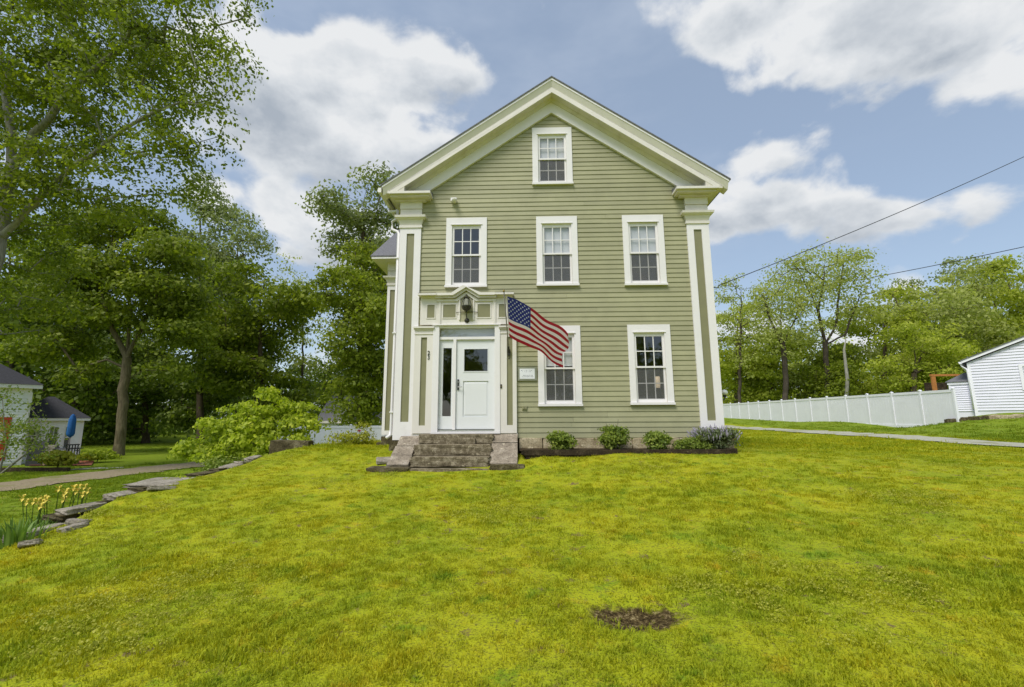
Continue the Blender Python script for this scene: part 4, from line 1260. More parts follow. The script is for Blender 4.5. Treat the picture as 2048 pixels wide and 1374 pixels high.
wood_tree('low dark tree behind the grey garage roof', 650, 40, 700, 860, 150, 42, 'deep', n=110)
LR = 'spring trees beyond the white fence'
wood_tree('slim spring tree nearest the right corner of the farmhouse', 1482, 40, 540, 740, 90, 51, 'haze_spring', LR, 75, 55, .95, .24, r0=.17, bm='bark_thin', shell=.7)


def airy(label, px, Y, trunk, forks, lobes, seed, n, per=45):
    make_tree('spring_tree', label, trunk, lobes, n, per, .95, .25, M['haze_spring'], M['bark_thin'], .27, seed, LR, forks=forks, shell=.62, rt=.016)


airy('large airy spring tree with many bare limbs, tallest beyond the fence', 1655, 40,
     [foot(1655, 40), P(1656, 760, 40), P(1650, 690, 40), P(1636, 620, 40), P(1600, 545, 40)],
     [(2, [P(1672, 650, 40.3), P(1680, 570, 40.5), P(1690, 510, 40.5)]), (2, [P(1690, 670, 39.6), P(1720, 590, 39.4)]), (3, [P(1648, 560, 39.5), P(1650, 510, 39.5)])],
     [lobe(1650, 535, 40, 75, 45, 3.5), lobe(1590, 570, 40, 60, 60, 3), lobe(1700, 545, 40, 50, 45, 3), lobe(1720, 610, 40, 45, 35, 2.5, .8), lobe(1640, 620, 40, 70, 45, 3, .6)], 52, 190, 50)
airy('airy spring tree with a dark straight trunk left of the tallest one', 1572, 38,
     [foot(1575, 38), P(1572, 760, 38), P(1566, 690, 38), P(1560, 620, 38)],
     [(2, [P(1540, 640, 38), P(1525, 590, 38)]), (2, [P(1590, 640, 38), P(1600, 600, 38)])],
     [lobe(1560, 590, 38, 45, 45, 2.5), lobe(1535, 640, 38, 40, 45, 2), lobe(1595, 640, 38, 40, 45, 2), lobe(1565, 680, 38, 50, 35, 2, .6)], 53, 95, 48)
wood_tree('bright yellow green tree low behind the far end of the fence', 1475, 45, 610, 835, 120, 54, 'spring', LR, 200, 100, 1.2, .33, ts=.05)
wood_tree('bright spring bushy tree below the airy trees', 1545, 46, 670, 840, 150, 55, 'spring', LR, 200, 100, 1.2, .33, ts=.08)
wood_tree('bright spring bushy tree right of the straight trunk', 1625, 47, 675, 840, 150, 56, 'haze_spring', LR, 200, 100, 1.3, .35)
wood_tree('darker green tree behind the middle of the fence', 1690, 42, 690, 830, 110, 57, 'maple', LR, 150, 100, 1.1, .31, ts=.05)
wood_tree('spring tree with a broad crown above the right part of the fence', 1770, 44, 590, 810, 190, 58, 'spring', LR, 250, 100, 1.3, .35, ts=-.03)
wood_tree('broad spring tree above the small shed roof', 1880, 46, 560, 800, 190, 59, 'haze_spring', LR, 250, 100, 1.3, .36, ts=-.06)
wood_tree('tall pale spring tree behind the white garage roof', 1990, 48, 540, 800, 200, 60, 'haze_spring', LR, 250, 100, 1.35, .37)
wood_tree('tall spring tree at the right edge above the garage', 2080, 44, 510, 790, 170, 61, 'spring', LR, 240, 100, 1.3, .36, ts=-.05)
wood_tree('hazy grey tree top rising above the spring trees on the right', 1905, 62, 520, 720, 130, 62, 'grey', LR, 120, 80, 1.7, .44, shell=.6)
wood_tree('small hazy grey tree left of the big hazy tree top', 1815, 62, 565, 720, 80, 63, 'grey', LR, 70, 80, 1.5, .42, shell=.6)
wood_tree('spring tree standing over the shed and deck', 1830, 36, 660, 800, 140, 64, 'spring', LR, 160, 100, 1.05, .29, ts=.0)
# broken trunk leaning in the wood
o = MB().tube([tuple(foot(1700, 37)), tuple(P(1695, 760, 37)), tuple(P(1688, 700, 37)), tuple(P(1692, 675, 37))], [.2, .17, .12, .03], 8).build('dead_trunk', M['bark_pale'], None, True)
tag(o, 'pale broken dead trunk standing among the trees behind the fence', 'dead tree')


for i, (x_, y_, h_, w_) in enumerate(((-9, -36, 13, 5.5), (2, -40, 15, 6.5), (13, -37, 12, 5.5), (24, -40, 14, 6), (-20, -40, 14, 6))):
    gg = gz(x_, max(y_, -22))
    make_tree('roadside_tree', 'roadside maple behind the viewer, seen only mirrored in the front glass', [(x_, y_, gg - .1), (x_, y_, gg + h_ * .35), (x_ + .4, y_, gg + h_ * .7)],
              [(x_, y_, gg + h_ * .62, w_ * .8, w_ * .8, h_ * .32, 1), (x_ - w_ * .4, y_, gg + h_ * .45, w_ * .6, w_ * .6, h_ * .2, 1), (x_ + w_ * .45, y_ + .5, gg + h_ * .5, w_ * .6, w_ * .6, h_ * .22, 1)],
              75, 60, 1.0, .42, M['maple'], M['bark'], .3, 130 + i, 'roadside trees behind the viewer')


def far_wood(label, spans, lm, seed):
    r = np.random.default_rng(seed)
    cs = []
    for (x0, x1, y0, y1, z0, z1, n) in spans:
        cs.append(np.stack([r.uniform(x0, x1, n), r.uniform(y0, y1, n), z0 + (z1 - z0) * r.uniform(0, 1, n) ** 1.2], -1))
    c = np.concatenate(cs)
    V, Q, tone = leaf_cloud(c, 105, 1.7, .45, seed + 1, .65, .45, np.clip(r.normal(.40, .15, len(c)), 0, 1))
    o = big_mesh('distant_wood', V, Q, M[lm], None, tone); stuff(o)
    o['label'] = label; o['category'] = 'wood'


far_wood('distant dark wood closing the view behind the left yard', ((-75, 6, 52, 64, 0, 9, 480), (-70, -36, 22, 52, 0, 12, 240)), 'deep', 98)
far_wood('distant spring wood closing the view behind the white fence', ((6, 90, 62, 76, 1, 11, 560), (48, 90, 22, 62, 1, 13, 260)), 'spring', 108)

# ------------------------------------------------------------------ shrubs and flowers
def shrub(name, label, px, py0, Y, lobes, n, per, sp, lf, lm, seed, group=None, r0=.05, cat='shrub', shell=.5, base=None, up=.5):
    b = base if base is not None else np.array([*at(px, py0, Y)[:2], 0])
    b = np.array([b[0], b[1], gz(b[0], b[1]) - .02 if base is None else base[2]])
    top = np.mean([l[:3] for l in lobes], axis=0)
    return make_tree(name, label, [b, b + (top - b) * .35], lobes, n, per, sp, lf, M[lm], M['bark_thin'], r0, seed, group, cat, rt=.004, shell=shell, up=up)


shrub('garden_shrub', 'large bright yellow green shrub spreading left of the stone block', 500, 930, 4.6,
      [lobe(455, 850, 4.2, 55, 22, .7), lobe(540, 808, 4.6, 45, 22, .7), lobe(405, 888, 4.0, 45, 16, .6), lobe(590, 850, 4.6, 48, 20, .7), lobe(500, 880, 3.9, 65, 20, .8), lobe(600, 822, 4.8, 32, 16, .5), lobe(535, 786, 4.8, 20, 12, .4), lobe(378, 908, 4.2, 22, 10, .3),
       lobe(450, 915, 3.6, 50, 16, .6), lobe(550, 905, 3.6, 50, 18, .6), lobe(480, 822, 4.6, 35, 14, .5), lobe(570, 878, 4.0, 55, 16, .6), lobe(510, 845, 4.2, 50, 18, .7)],
      230, 48, .185, .13, 'bright', 71, r0=.07, shell=.75, up=.72)
shrub('low_shrub', 'small dark shrub at the foot of the large bright shrub', 440, 960, 2.6, [lobe(440, 940, 2.6, 32, 24, .4)], 40, 60, .2, .08, 'box', 72, r0=.02)
shrub('weed_patch', 'tall weeds growing before the white back fence left of the wing', 690, 895, 3.4, [lobe(690, 880, 3.4, 40, 16, .4), lobe(725, 870, 3.6, 16, 28, .3)], 60, 30, .16, .07, 'hosta', 73, r0=.012, cat='plant')
pp = empty('poppy', tuple(at(717, 893, 3.2))); tag(pp, 'single crimson flower on a tall stem before the white back fence', 'flower')
MB().tube([(0, 0, -.05), (.01, 0, .2), (0, 0, .43)], .006, 5).build('stem', M['blade'], pp)
o = MB()
for i in range(5):
    a = i * 1.257; o.add([(0, 0, .42), (.05 * math.cos(a - .5), .05 * math.sin(a - .5), .47), (.07 * math.cos(a), .07 * math.sin(a), .51), (.05 * math.cos(a + .5), .05 * math.sin(a + .5), .47)], [(0, 1, 2, 3)])
o.build('petals', M['poppy'], pp)
for i, (px, py, rx, ry, lab) in enumerate(((1122, 882, 22, 17, 'small round shrub nearest the steps in the front bed'), (1228, 874, 26, 22, 'largest shrub in the front bed, with loose upright shoots'), (1315, 881, 20, 16, 'small round shrub between the tallest shrub and the flowering one'))):
    c = at(px, py + ry, -.42); c[2] = .34
    sh = shrub('garden_shrub', lab, 0, 0, 0, [lobe(px, py, -.42, rx, ry, .26), lobe(px - rx * .3, py - ry * .5, -.45, rx * .6, ry * .6, .2), lobe(px + rx * .35, py - ry * .2, -.4, rx * .6, ry * .7, .2)],
               64, 34, .085, .062, 'box', 80 + i, 'shrubs in the front bed', .016, base=c)
    if i == 1:
        s = MB()
        for (dx, h) in ((-.16, .62), (-.05, .5), (.12, .68), (.22, .5), (.02, .58)): s.tube([(dx * .3, 0, .2), (dx * .7, .02, h * .6), (dx, .0, h)], .004, 4)
        s.build('loose_shoot', M['bark_thin'], sh)
c = at(1385, 895, -.42); c[2] = .33
shrub('ground_shrub', 'low dark green mat of foliage left of the lavender', 0, 0, 0, [lobe(1375, 888, -.42, 28, 10, .22), lobe(1400, 885, -.42, 18, 12, .2)], 60, 50, .08, .045, 'box', 90, None, .012, base=c)
c = at(1430, 893, -.40); c[2] = .32
lv = shrub('lavender_bush', 'grey green bush with pale violet flower spikes at the house corner', 0, 0, 0, [lobe(1432, 880, -.40, 36, 16, .3), lobe(1420, 868, -.40, 28, 12, .24), lobe(1450, 868, -.36, 22, 14, .2)], 110, 55, .09, .045, 'lavleaf', 91, None, .014, base=c, up=.2)
r = np.random.default_rng(5); s = MB(); s2 = MB()
for i in range(140):
    a, q = r.uniform(0, 6.28), r.uniform(0, 1) ** .5
    dx, dy = math.cos(a) * q * .45, math.sin(a) * q * .30
    h = r.uniform(.42, .62) * (1 - .25 * q * q); ox, oy = dx * 1.35, dy * 1.2
    s2.tube([(dx * .5, dy * .5, .15), (ox * .9, oy * .9, h - .08)], .003, 3, caps=False)
    s.tube([(ox * .9, oy * .9, h - .1), (ox * .96, oy * .96, h - .04), (ox, oy, h)], [.006, .013, .003], 4, caps=False)
s2.build('flower_stems', M['bark_thin'], lv); stuff(s.build('flower_spikes', M['lilac'], lv))

# irises below the lawn edge
def iris(label, x, y, n_leaf, n_fl, seed, h=.75, z=-.80):
    r = np.random.default_rng(seed)
    root = empty('iris_clump', (x, y, z)); tag(root, label, 'iris', 'yellow irises by the stone edge')
    V, Q, T = [], [], []
    for i in range(n_leaf):
        a = r.uniform(0, 6.28); b = np.array([math.cos(a), math.sin(a), 0]); q = r.uniform(0, .28); L = r.uniform(.45, .8) * h; bend = r.uniform(.1, .75)
        s_ = np.array([-b[1], b[0], 0]) * .019
        p0 = b * q; k0 = len(V); tn = r.uniform(.15, .9)
        for t_ in np.linspace(0, 1, 5):
            c_ = p0 + b * (bend * L * t_ ** 2.2 * .75) + np.array([0, 0, L * (t_ - .38 * bend * t_ ** 3)])
            wd = (1 - t_ ** 2.5) * 1.0 + .03
            V += [c_ - s_ * wd, c_ + s_ * wd]
        for j in range(4): Q.append([k0 + 2 * j, k0 + 2 * j + 1, k0 + 2 * j + 3, k0 + 2 * j + 2]); T.append(tn)
    big_mesh('leaves', np.array(V), np.array(Q), M['blade'], root, T)
    st_ = MB()
    for i in range(n_fl):
        a = r.uniform(0, 6.28); q = r.uniform(.03, .24); hx, hy = math.cos(a) * q, math.sin(a) * q; hz = h * r.uniform(.86, 1.12)
        st_.tube([(hx * .4, hy * .4, 0), (hx, hy, hz)], .006, 4)
        f = MB()
        for k in range(6):
            b = k * math.pi / 3 + r.uniform(-.2, .2); dn = k % 2
            e = .058; d_ = -.04 if dn else .055
            f.add([(0, 0, .0), (e * .6 * math.cos(b - .6), e * .6 * math.sin(b - .6), d_ * .5 + .02), (e * math.cos(b), e * math.sin(b), d_), (e * .6 * math.cos(b + .6), e * .6 * math.sin(b + .6), d_ * .5 + .02)], [(0, 1, 2, 3)])
        fo = f.build('flower', M['yellowpetal'], root); fo.location = (hx, hy, hz)
    st_.build('flower_stems', M['box'], root)


iris('yellow iris clump in the foreground at the left picture edge', -7.10, -4.08, 110, 6, 1, .68)
iris('middle yellow iris clump along the stone edge', -7.08, -3.80, 100, 9, 2, .74)
iris('yellow iris clump farthest along the stone edge', -7.04, -3.52, 90, 5, 3, .74)
iris('flowerless sprawling iris leaves nearest the camera at the left', -6.6, -4.75, 70, 0, 4, .52, -.60)
shrub('small_weed', 'small light green weed beside the large flat stone', 0, 0, 0, [(-7.0, -1.5, gz(-7.0, -1.5) + .55, .3, .5, .3, 1)], 40, 40, .13, .06, 'bright', 95, None, .012, 'plant', base=np.array([-7.0, -1.5, gz(-7.0, -1.5)]))

# ------------------------------------------------------------------ dry stone edge of the raised lawn
sw = empty('stone_wall', (-6.7, -1, 0)); tag(sw, 'low dry stone wall of flat slabs holding the raised lawn on the left', 'wall')
r = np.random.default_rng(12); k = 0
y = -5.4
while y < .6:
    L = r.uniform(.32, .66)
    up_z = float(ground(np.array([-6.45]), np.array([y + L / 2]), False)[0])
    big = -2.75 < y < -1.6
    if big: L = 1.25
    near = y < -1.6
    zz = up_z + (r.uniform(.02, .065) if near else .0); lay = 0
    nl = 3 if near else 1
    while lay < nl:
        th = r.uniform(.055, .10)
        wd = r.uniform(.22, .38) + (.5 if big and lay == 0 else 0)
        rough_stone('wall_stone', -.06 - (.16 if big and lay == 0 else 0) - .03 * lay + r.normal(0, .045), y + L / 2 + 1 + r.normal(0, .06), zz - th / 2, wd, L * r.uniform(.8, 1.1), th, M['flagstone'] if (lay == 0 and r.uniform() < .8) or r.uniform() < .2 else M['darkstone'], sw, k, r.normal(0, .14), (r.normal(0, .05), r.normal(0, .06)), .15, 4, .25)
        zz -= th * 1.02; lay += 1; k += 1
    y += L * .97
for i in range(4):                                   # smaller stones slipped onto the grass
    yy = r.uniform(-5.0, -2.2); xx = -6.42 + r.uniform(-.08, .14)
    rough_stone('wall_stone', xx + 6.7, yy + 1, float(ground(np.array([xx]), np.array([yy]), False)[0]) + .02, r.uniform(.15, .32), r.uniform(.18, .4), .07, M['flagstone'], sw, 500 + i, r.uniform(0, 3), (r.normal(0, .1), r.normal(0, .1)), .1, 3, .25)
c = at(584, 893, 2.9)
sb = rough_stone('stone_block', c[0], c[1], c[2] - .03, 1.12, .5, .42, M['darkstone'], None, 77, .1, (0, .03), .06, 4, .16)
tag(sb, 'large dark stone block at the far end of the low wall', 'stone')

# ------------------------------------------------------------------ white fence on the right
def fence_run(root, A_, B_, n, h, post_mat, panel_mat, zab=None):
    A_, B_ = np.array(A_, float), np.array(B_, float); o0 = np.array(root.location)
    pm = pn = None
    d = (B_ - A_) / n; ang = math.atan2(d[1], d[0]); L = math.hypot(d[0], d[1])
    for i in range(n + 1):
        p = A_ + d * i; z = gz(p[0], p[1]) if zab is None else zab[0] + (zab[1] - zab[0]) * i / n
        if pm is None:
            b = MB().box(-.05, .05, -.045, .045, -.5, h + .02)
            b.add([(-.06, -.06, h + .02), (.06, -.06, h + .02), (.06, .06, h + .02), (-.06, .06, h + .02), (-.06, -.06, h + .045), (.06, -.06, h + .045), (.06, .06, h + .045), (-.06, .06, h + .045), (0, 0, h + .085)],
                  [(0, 3, 2, 1), (0, 1, 5, 4), (1, 2, 6, 5), (2, 3, 7, 6), (3, 0, 4, 7), (4, 5, 8), (5, 6, 8), (6, 7, 8), (7, 4, 8)])
            o = b.build('fence_post', post_mat, root); pm = o.data
        else: o = bpy.data.objects.new('fence_post', pm); C.objects.link(o); o.parent = root
        o.location = (p[0] - o0[0], p[1] - o0[1], z - o0[2]); o.rotation_euler = (0, 0, ang)
        if i < n:
            q = A_ + d * (i + 1); z2 = gz(q[0], q[1]) if zab is None else zab[0] + (zab[1] - zab[0]) * (i + 1) / n
            sl = (z2 - z) / L; b = MB()
            e = L - .066

            def skew(x0, x1, y0, y1, za, zb):
                b.add([(x0, y0, za + sl * x0), (x1, y0, za + sl * x1), (x1, y1, za + sl * x1), (x0, y1, za + sl * x0), (x0, y0, zb + sl * x0), (x1, y0, zb + sl * x1), (x1, y1, zb + sl * x1), (x0, y1, zb + sl * x0)],
                      [(0, 3, 2, 1), (4, 5, 6, 7), (0, 1, 5, 4), (1, 2, 6, 5), (2, 3, 7, 6), (3, 0, 4, 7)])
            skew(.066, e, -.035, .035, h - .13, h - .005); skew(.066, e, -.035, .035, -.35, .12)
            nb = 9
            for j in range(nb):
                x0 = .066 + (e - .066) * j / nb; x1 = .066 + (e - .066) * (j + 1) / nb
                skew(x0 + .003, x1 - .003, -.014, .014, .12, h - .13)
            skew(.067, e - .001, -.010, .010, .12, h - .13)
            o = b.build('fence_panel', panel_mat, root); o.location = (p[0] - o0[0], p[1] - o0[1], z - o0[2]); o.rotation_euler = (0, 0, ang)


fr = empty('vinyl_fence', (20, 12, .5)); tag(fr, 'long white vinyl privacy fence running back on the right', 'fence')
fence_run(fr, (20.05, 11.2), (20.2, 36.9), 14, 1.80, M['vinyl'], M['vinyl'], (.56, .78))
bf = empty('back_fence', (-9, 14.5, -1)); tag(bf, 'short white vinyl fence glimpsed left of the farmhouse', 'fence')
fence_run(bf, (-13.6, 14.6), (-7.6, 14.8), 3, 1.78, M['vinyl'], M['vinyl'])

# ------------------------------------------------------------------ white garage on the right
def lap_siding(name, x0, x1, z0, z1, ex, mat, parent, top=None, y=0.0):
    b = MB(); z = z0
    while z < z1:
        a0, a1 = x0, x1
        if top is not None:
            t_ = top(z + ex)
            if t_ is not None: a0, a1 = max(x0, t_[0]), min(x1, t_[1])
        if a1 > a0 + .05:
            zt = min(z + ex, z1)
            b.add([(a0, y - .034, z), (a1, y - .034, z), (a1, y - .002, zt), (a0, y - .002, zt), (a0, y, z), (a1, y, z)], [(0, 1, 2, 3), (0, 4, 5, 1)])
        z += ex
    return stuff(b.build(name, mat, parent))


_g = at(1951, 822, 13.0)
ga = empty('white_garage', (float(_g[0]), 13.0, float(_g[2]))); tag(ga, 'white sided garage with a low gable at the right edge', 'garage')
ga.rotation_euler = (0, 0, math.radians(-45))
GH = 2.45; GS = .42; GW = 7.0
b = MB().box(.02, GW, .0, 7, -.5, GH)
b.prism([(.02, GH), (GW, GH), (GW / 2, GH + GW / 2 * GS)], .0, 7); b.build('wall', M['gsiding'], ga)
lap_siding('lap_siding', .02, GW, .02, GH + GW / 2 * GS, .14, M['gsiding'], ga, lambda z: None if z < GH else ((z - GH) / GS, GW - (z - GH) / GS), -.002)
box('corner_board', -.03, .09, -.035, .06, -.3, GH - .02, M['vinyl'], ga)
for sg in (0, 1):
    X = (lambda v: v) if sg == 0 else (lambda v: GW - v)
    rk = [(X(-.22), GH - .066 + .02), (X(GW / 2), GH + (GW / 2) * GS + .02), (X(GW / 2), GH + (GW / 2) * GS + .15), (X(-.22), GH - .066 + .15)]
    MB().prism(rk if sg == 0 else rk[::-1], -.16, -.12).build('rake_board', M['vinyl'], ga)
    rf = [(X(-.25), GH - .075 + .151), (X(GW / 2), GH + (GW / 2) * GS + .151), (X(GW / 2), GH + (GW / 2) * GS + .185), (X(-.25), GH - .075 + .185)]
    MB().prism(rf if sg == 0 else rf[::-1], -.19, 7.2).build('roof', M['shingle'], ga)
b = MB().prism([(-.33, GH + .04), (-.22, GH + .04), (-.20, GH - .07), (-.30, GH - .07)][::-1], -.16, 7); b.build('gutter', M['vinyl'], ga)
MB().tube([(-.26, -.1, GH - .08), (-.22, -.05, GH - .2), (-.08, -.06, GH - .32), (-.05, -.06, GH - .4), (-.05, -.06, .1)], .035, 8).build('downspout', M['vinyl'], ga, True)
w = empty('window', (1.72, -.03, .95), ga)
for (x0, x1, z0, z1, nm) in ((0, .12, 0, 1.25, 'casing'), (1.0, 1.12, 0, 1.25, 'casing'), (.12, 1.0, 0, .1, 'sill'), (.12, 1.0, 1.13, 1.25, 'head')): box(nm, x0, x1, -.03, .04, z0, z1, M['vinyl'], w)
box('pane', .12, 1.0, 0, .02, .1, 1.13, M['glass'], w)
# lean-to between fence and garage
sh = empty('garden_shed', (float(_g[0]) + .1, 13.1, float(_g[2]))); tag(sh, 'small white lean-to with a grey roof joining fence and garage', 'shed')
sh.rotation_euler = ga.rotation_euler
b = MB().box(-.82, -.04, .0, 3.0, -.4, 1.42); b.build('wall', M['gsiding'], sh)
lap_siding('lap_siding', -.82, -.04, .0, 1.36, .11, M['gsiding'], sh, None, -.002)
MB().box(-.88, -.04, -.06, .02, 1.36, 1.48).build('fascia', M['vinyl'], sh)
MB().add([(-.94, -.10, 1.482), (-.035, -.10, 1.482), (-.035, 2.0, 2.05), (-.25, 2.0, 2.05), (-.94, -.10, 1.52), (-.035, -.10, 1.52), (-.035, 2.0, 2.09), (-.25, 2.0, 2.09), (-.94, 3.2, 1.482), (-.94, 3.2, 1.52)],
         [(0, 3, 2, 1), (4, 5, 6, 7), (0, 1, 5, 4), (1, 2, 6, 5), (4, 7, 9), (0, 8, 3), (0, 4, 9, 8), (3, 8, 9, 7)]).build('roof', M['shingle'], sh)
box('corner_board', -.84, -.77, -.03, .02, -.3, 1.36, M['vinyl'], sh)
dk = empty('cedar_pergola', tuple(at(1869, 790, 19.0))); dk.scale = (.8, .5, .85); tag(dk, 'orange brown cedar frame showing above the fence by the shed', 'pergola')
for (x0, x1, y0, y1, z0, z1, nm) in ((.0, .30, 0, .2, -1.2, 1.40, 'post'), (1.9, 2.1, 0, .2, -1.2, 1.40, 'post'), (.35, 2.1, 1.8, 1.95, -1.2, 1.0, 'shade_backing'), (-.05, 2.2, -.02, .22, 1.401, 1.55, 'beam'), (.0, 2.1, .2, .3, .2, .32, 'rail')):
    box(nm, x0, x1, y0, y1, z0, z1, M['timber'] if nm == 'shade_backing' else M['orange_wood'], dk)  # backing sheet in dark timber colour stands in for the shade inside the frame
# rubble at the garage foot
r = np.random.default_rng(41); rb = empty('rock_border', (21, 10.6, 1)); tag(rb, 'row of dark rocks and mulch along the garage foot', 'rocks')
for i in range(30):
    q = at(1893 + 5.0 * i + r.uniform(-3, 3), 833, 11.55 - .045 * i + r.uniform(-.12, .12))
    rough_stone('rock', q[0] - 21, q[1] - 10.6, gz(q[0], q[1]) - .95, r.uniform(.14, .34), r.uniform(.14, .34), r.uniform(.10, .24), M['darkstone'] if i < 17 else M['fieldstone'], rb, 200 + i, r.uniform(0, 3), (0, 0), .1, 2, .4)

# ------------------------------------------------------------------ neighbour cottage, sunroom and patio on the left
NY = 11.5
_n = at(44, 905, NY); nz = gz(_n[0], NY)
co = empty('white_cottage', (float(_n[0]), NY, nz)); tag(co, 'white clapboard cottage with dark roof and red door at the left edge', 'house')
co.rotation_euler = (0, 0, math.radians(52))
CHH = 3.72
MB().box(-9, .0, 0, 7, -.3, CHH).build('wall', M['nsiding'], co)
lap_siding('lap_siding', -9, -.1, .1, CHH - .15, .13, M['nsiding'], co, None, -.003)
box('corner_board', -.11, .03, -.04, .1, -.2, CHH - .2, M['white'], co)
MB().box(-9.2, .32, -.32, .0, CHH - .02, CHH + .16).box(-9.2, .0, -.03, .01, CHH - .22, CHH - .02).build('eave', M['white'], co)
MB().add([(-9.3, -.36, CHH + .165), (.36, -.36, CHH + .165), (.36, 7.4, CHH + .165), (-9.3, 7.4, CHH + .165), (-6.2, 3.5, CHH + 2.5), (-2.9, 3.5, CHH + 2.5)], [(0, 1, 5, 4), (1, 2, 5), (2, 3, 4, 5), (3, 0, 4), (0, 3, 2, 1)]).build('roof', M['shingle_dark'], co)
dd = empty('door', (-1.35, -.05, .25), co)
box('leaf', 0, .82, 0, .06, 0, 2.05, M['red'], dd); box('surround', -.08, .90, .02, .07, 2.051, 2.2, M['white'], dd)
box('door_panel', .12, .70, -.02, 0, 1.1, 1.9, M['orange_wood'], dd); box('door_panel', .12, .70, -.02, 0, .15, .85, M['red'], dd); box('door_glass', .2, .62, -.03, -.0201, .95, 1.35, M['white'], dd)
SY = 13.6
_s = at(158, 912, SY); sz = gz(_s[0], SY)
su = empty('sunroom', (float(_s[0]), SY, sz)); tag(su, 'low white sunroom wing with dark hip roof and sash windows', 'sunroom')
su.rotation_euler = (0, 0, math.radians(45))
SW, SHH = 2.9, 2.12
for (x0, x1, z0, z1) in ((-SW, -2.06, 0, SHH), (-1.72, -1.28, 0, SHH), (-.92, -.70, 0, SHH), (-.40, 0, 0, SHH), (-2.06, -1.72, 0, .72), (-1.28, -.92, 0, .72), (-.70, -.40, 0, .72), (-2.06, -1.72, 1.78, SHH), (-1.28, -.92, 1.78, SHH), (-.70, -.40, 1.78, SHH)):
    box('wall_board', x0, x1, 0, .12, z0 - .3 * (z0 == 0), z1, M['nsiding'], su)
MB().box(-SW, -.01, .3, 4, -.3, SHH - .02).build('inner_wall', M['interior'], su)
MB().box(-.06, .0, .121, 4.2, -.3, SHH - .01).build('side_wall', M['nsiding'], su)
for (x0, x1) in ((-2.06, -1.72), (-1.28, -.92), (-.70, -.40)):
    wn_ = empty('window', (x0, 0, .72), su); w_ = x1 - x0
    box('pane', .02, w_ - .02, .05, .055, .03, .52, M['glass'], wn_); box('pane', .02, w_ - .02, .07, .075, .54, 1.04, M['glass'], wn_)
    box('meeting_rail', 0, w_, .03, .08, .51, .56, M['white'], wn_); box('stile', 0, .04, .03, .08, 0, 1.06, M['white'], wn_); box('stile', w_ - .04, w_, .03, .08, 0, 1.06, M['white'], wn_)
    box('muntin', w_ / 2 - .012, w_ / 2 + .012, .045, .068, .56, 1.06, M['white'], wn_); box('screen', .03, w_ - .03, .04, .0405, .03, .51, M['screen'], wn_)
    box('sill', -.05, w_ + .05, -.05, .03, -.04, .0, M['white'], wn_)
box('eave', -SW - .1, .24, -.24, 4.3, SHH, SHH + .13, M['white'], su)
box('corner_board', -.12, .012, -.022, .0, -.2, SHH - .002, M['white'], su)
MB().add([(-SW - .2, -.28, SHH + .131), (.28, -.28, SHH + .131), (.28, 4.4, SHH + .131), (-SW - .2, 4.4, SHH + .131), (-1.55, 1.6, SHH + 1.30), (-1.3, 1.6, SHH + 1.30)], [(0, 1, 5, 4), (1, 2, 5), (2, 3, 4, 5), (3, 0, 4), (0, 3, 2, 1)]).build('roof', M['shingle_dark'], su)

PY = 11.2
pt = mesh_obj('patio', [(*(at(60, 915, PY - .6)[:2]), 0), (*(at(185, 915, PY - .6)[:2]), 0), (*(at(190, 915, PY + 1.9)[:2]), 0), (*(at(60, 915, PY + 1.9)[:2]), 0)], [(0, 1, 2, 3)], M['brick']); structure(pt)
pz = gz(float(at(135, 915, PY)[0]), PY) + .05; pt.location.z = pz
c = at(136, 900, PY)
um = empty('patio_umbrella', (float(c[0]), PY, pz)); tag(um, 'closed blue patio umbrella standing in the table', 'umbrella')
MB().tube([(0, 0, 0), (0, 0, 2.3)], .022, 8).build('pole', M['pole'], um)
n = 16; prof = [(.02, 2.36), (.07, 2.28), (.115, 2.1), (.125, 1.75), (.13, 1.42), (.10, 1.32), (.02, 1.24)]
vs = [(q * (1 + .22 * (-1) ** j) * math.cos(2 * math.pi * j / n), q * (1 + .22 * (-1) ** j) * math.sin(2 * math.pi * j / n), z) for q, z in prof for j in range(n)]
mesh_obj('canopy', vs, [(i * n + j, i * n + (j + 1) % n, (i + 1) * n + (j + 1) % n, (i + 1) * n + j) for i in range(len(prof) - 1) for j in range(n)], M['bluecloth'], um, smooth=True)
MB().lathe([(.001, 0), (.22, 0), (.22, .04), (.05, .08), (.03, .1)], (0, 0, 0), 14).build('base', M['black'], um)
ta = empty('patio_table', (float(c[0]), PY, pz)); tag(ta, 'round dark patio table under the closed blue umbrella', 'table')
MB().lathe([(.03, .70), (.55, .70), (.56, .72), (.55, .735), (.03, .735)], (0, 0, 0), 20).build('table_top', M['black'], ta)
for i in range(4):
    a = math.pi / 4 + i * math.pi / 2; MB().tube([(.4 * math.cos(a), .4 * math.sin(a), .7), (.45 * math.cos(a), .45 * math.sin(a), 0)], .018, 6).build('leg', M['black'], ta)


def patio_chair(label, x, y, rot):
    ch = empty('patio_chair', (x, y, pz)); ch.rotation_euler = (0, 0, rot); tag(ch, label, 'chair', 'dark patio chairs')
    box('seat', -.24, .24, -.24, .24, .40, .44, M['black'], ch)
    for i in range(5): box('back_slat', -.22 + .1 * i, -.18 + .1 * i, .22, .25, .46, .90, M['black'], ch)
    box('back_rail', -.25, .25, .215, .255, .90, .95, M['black'], ch)
    for (lx, ly) in ((-.22, -.22), (.22, -.22), (-.22, .22), (.22, .22)): box('leg', lx - .02, lx + .02, ly - .02, ly + .02, 0, .40, M['black'], ch)
    for lx in (-.25, .25): box('armrest', lx - .025, lx + .025, -.24, .22, .62, .65, M['black'], ch)


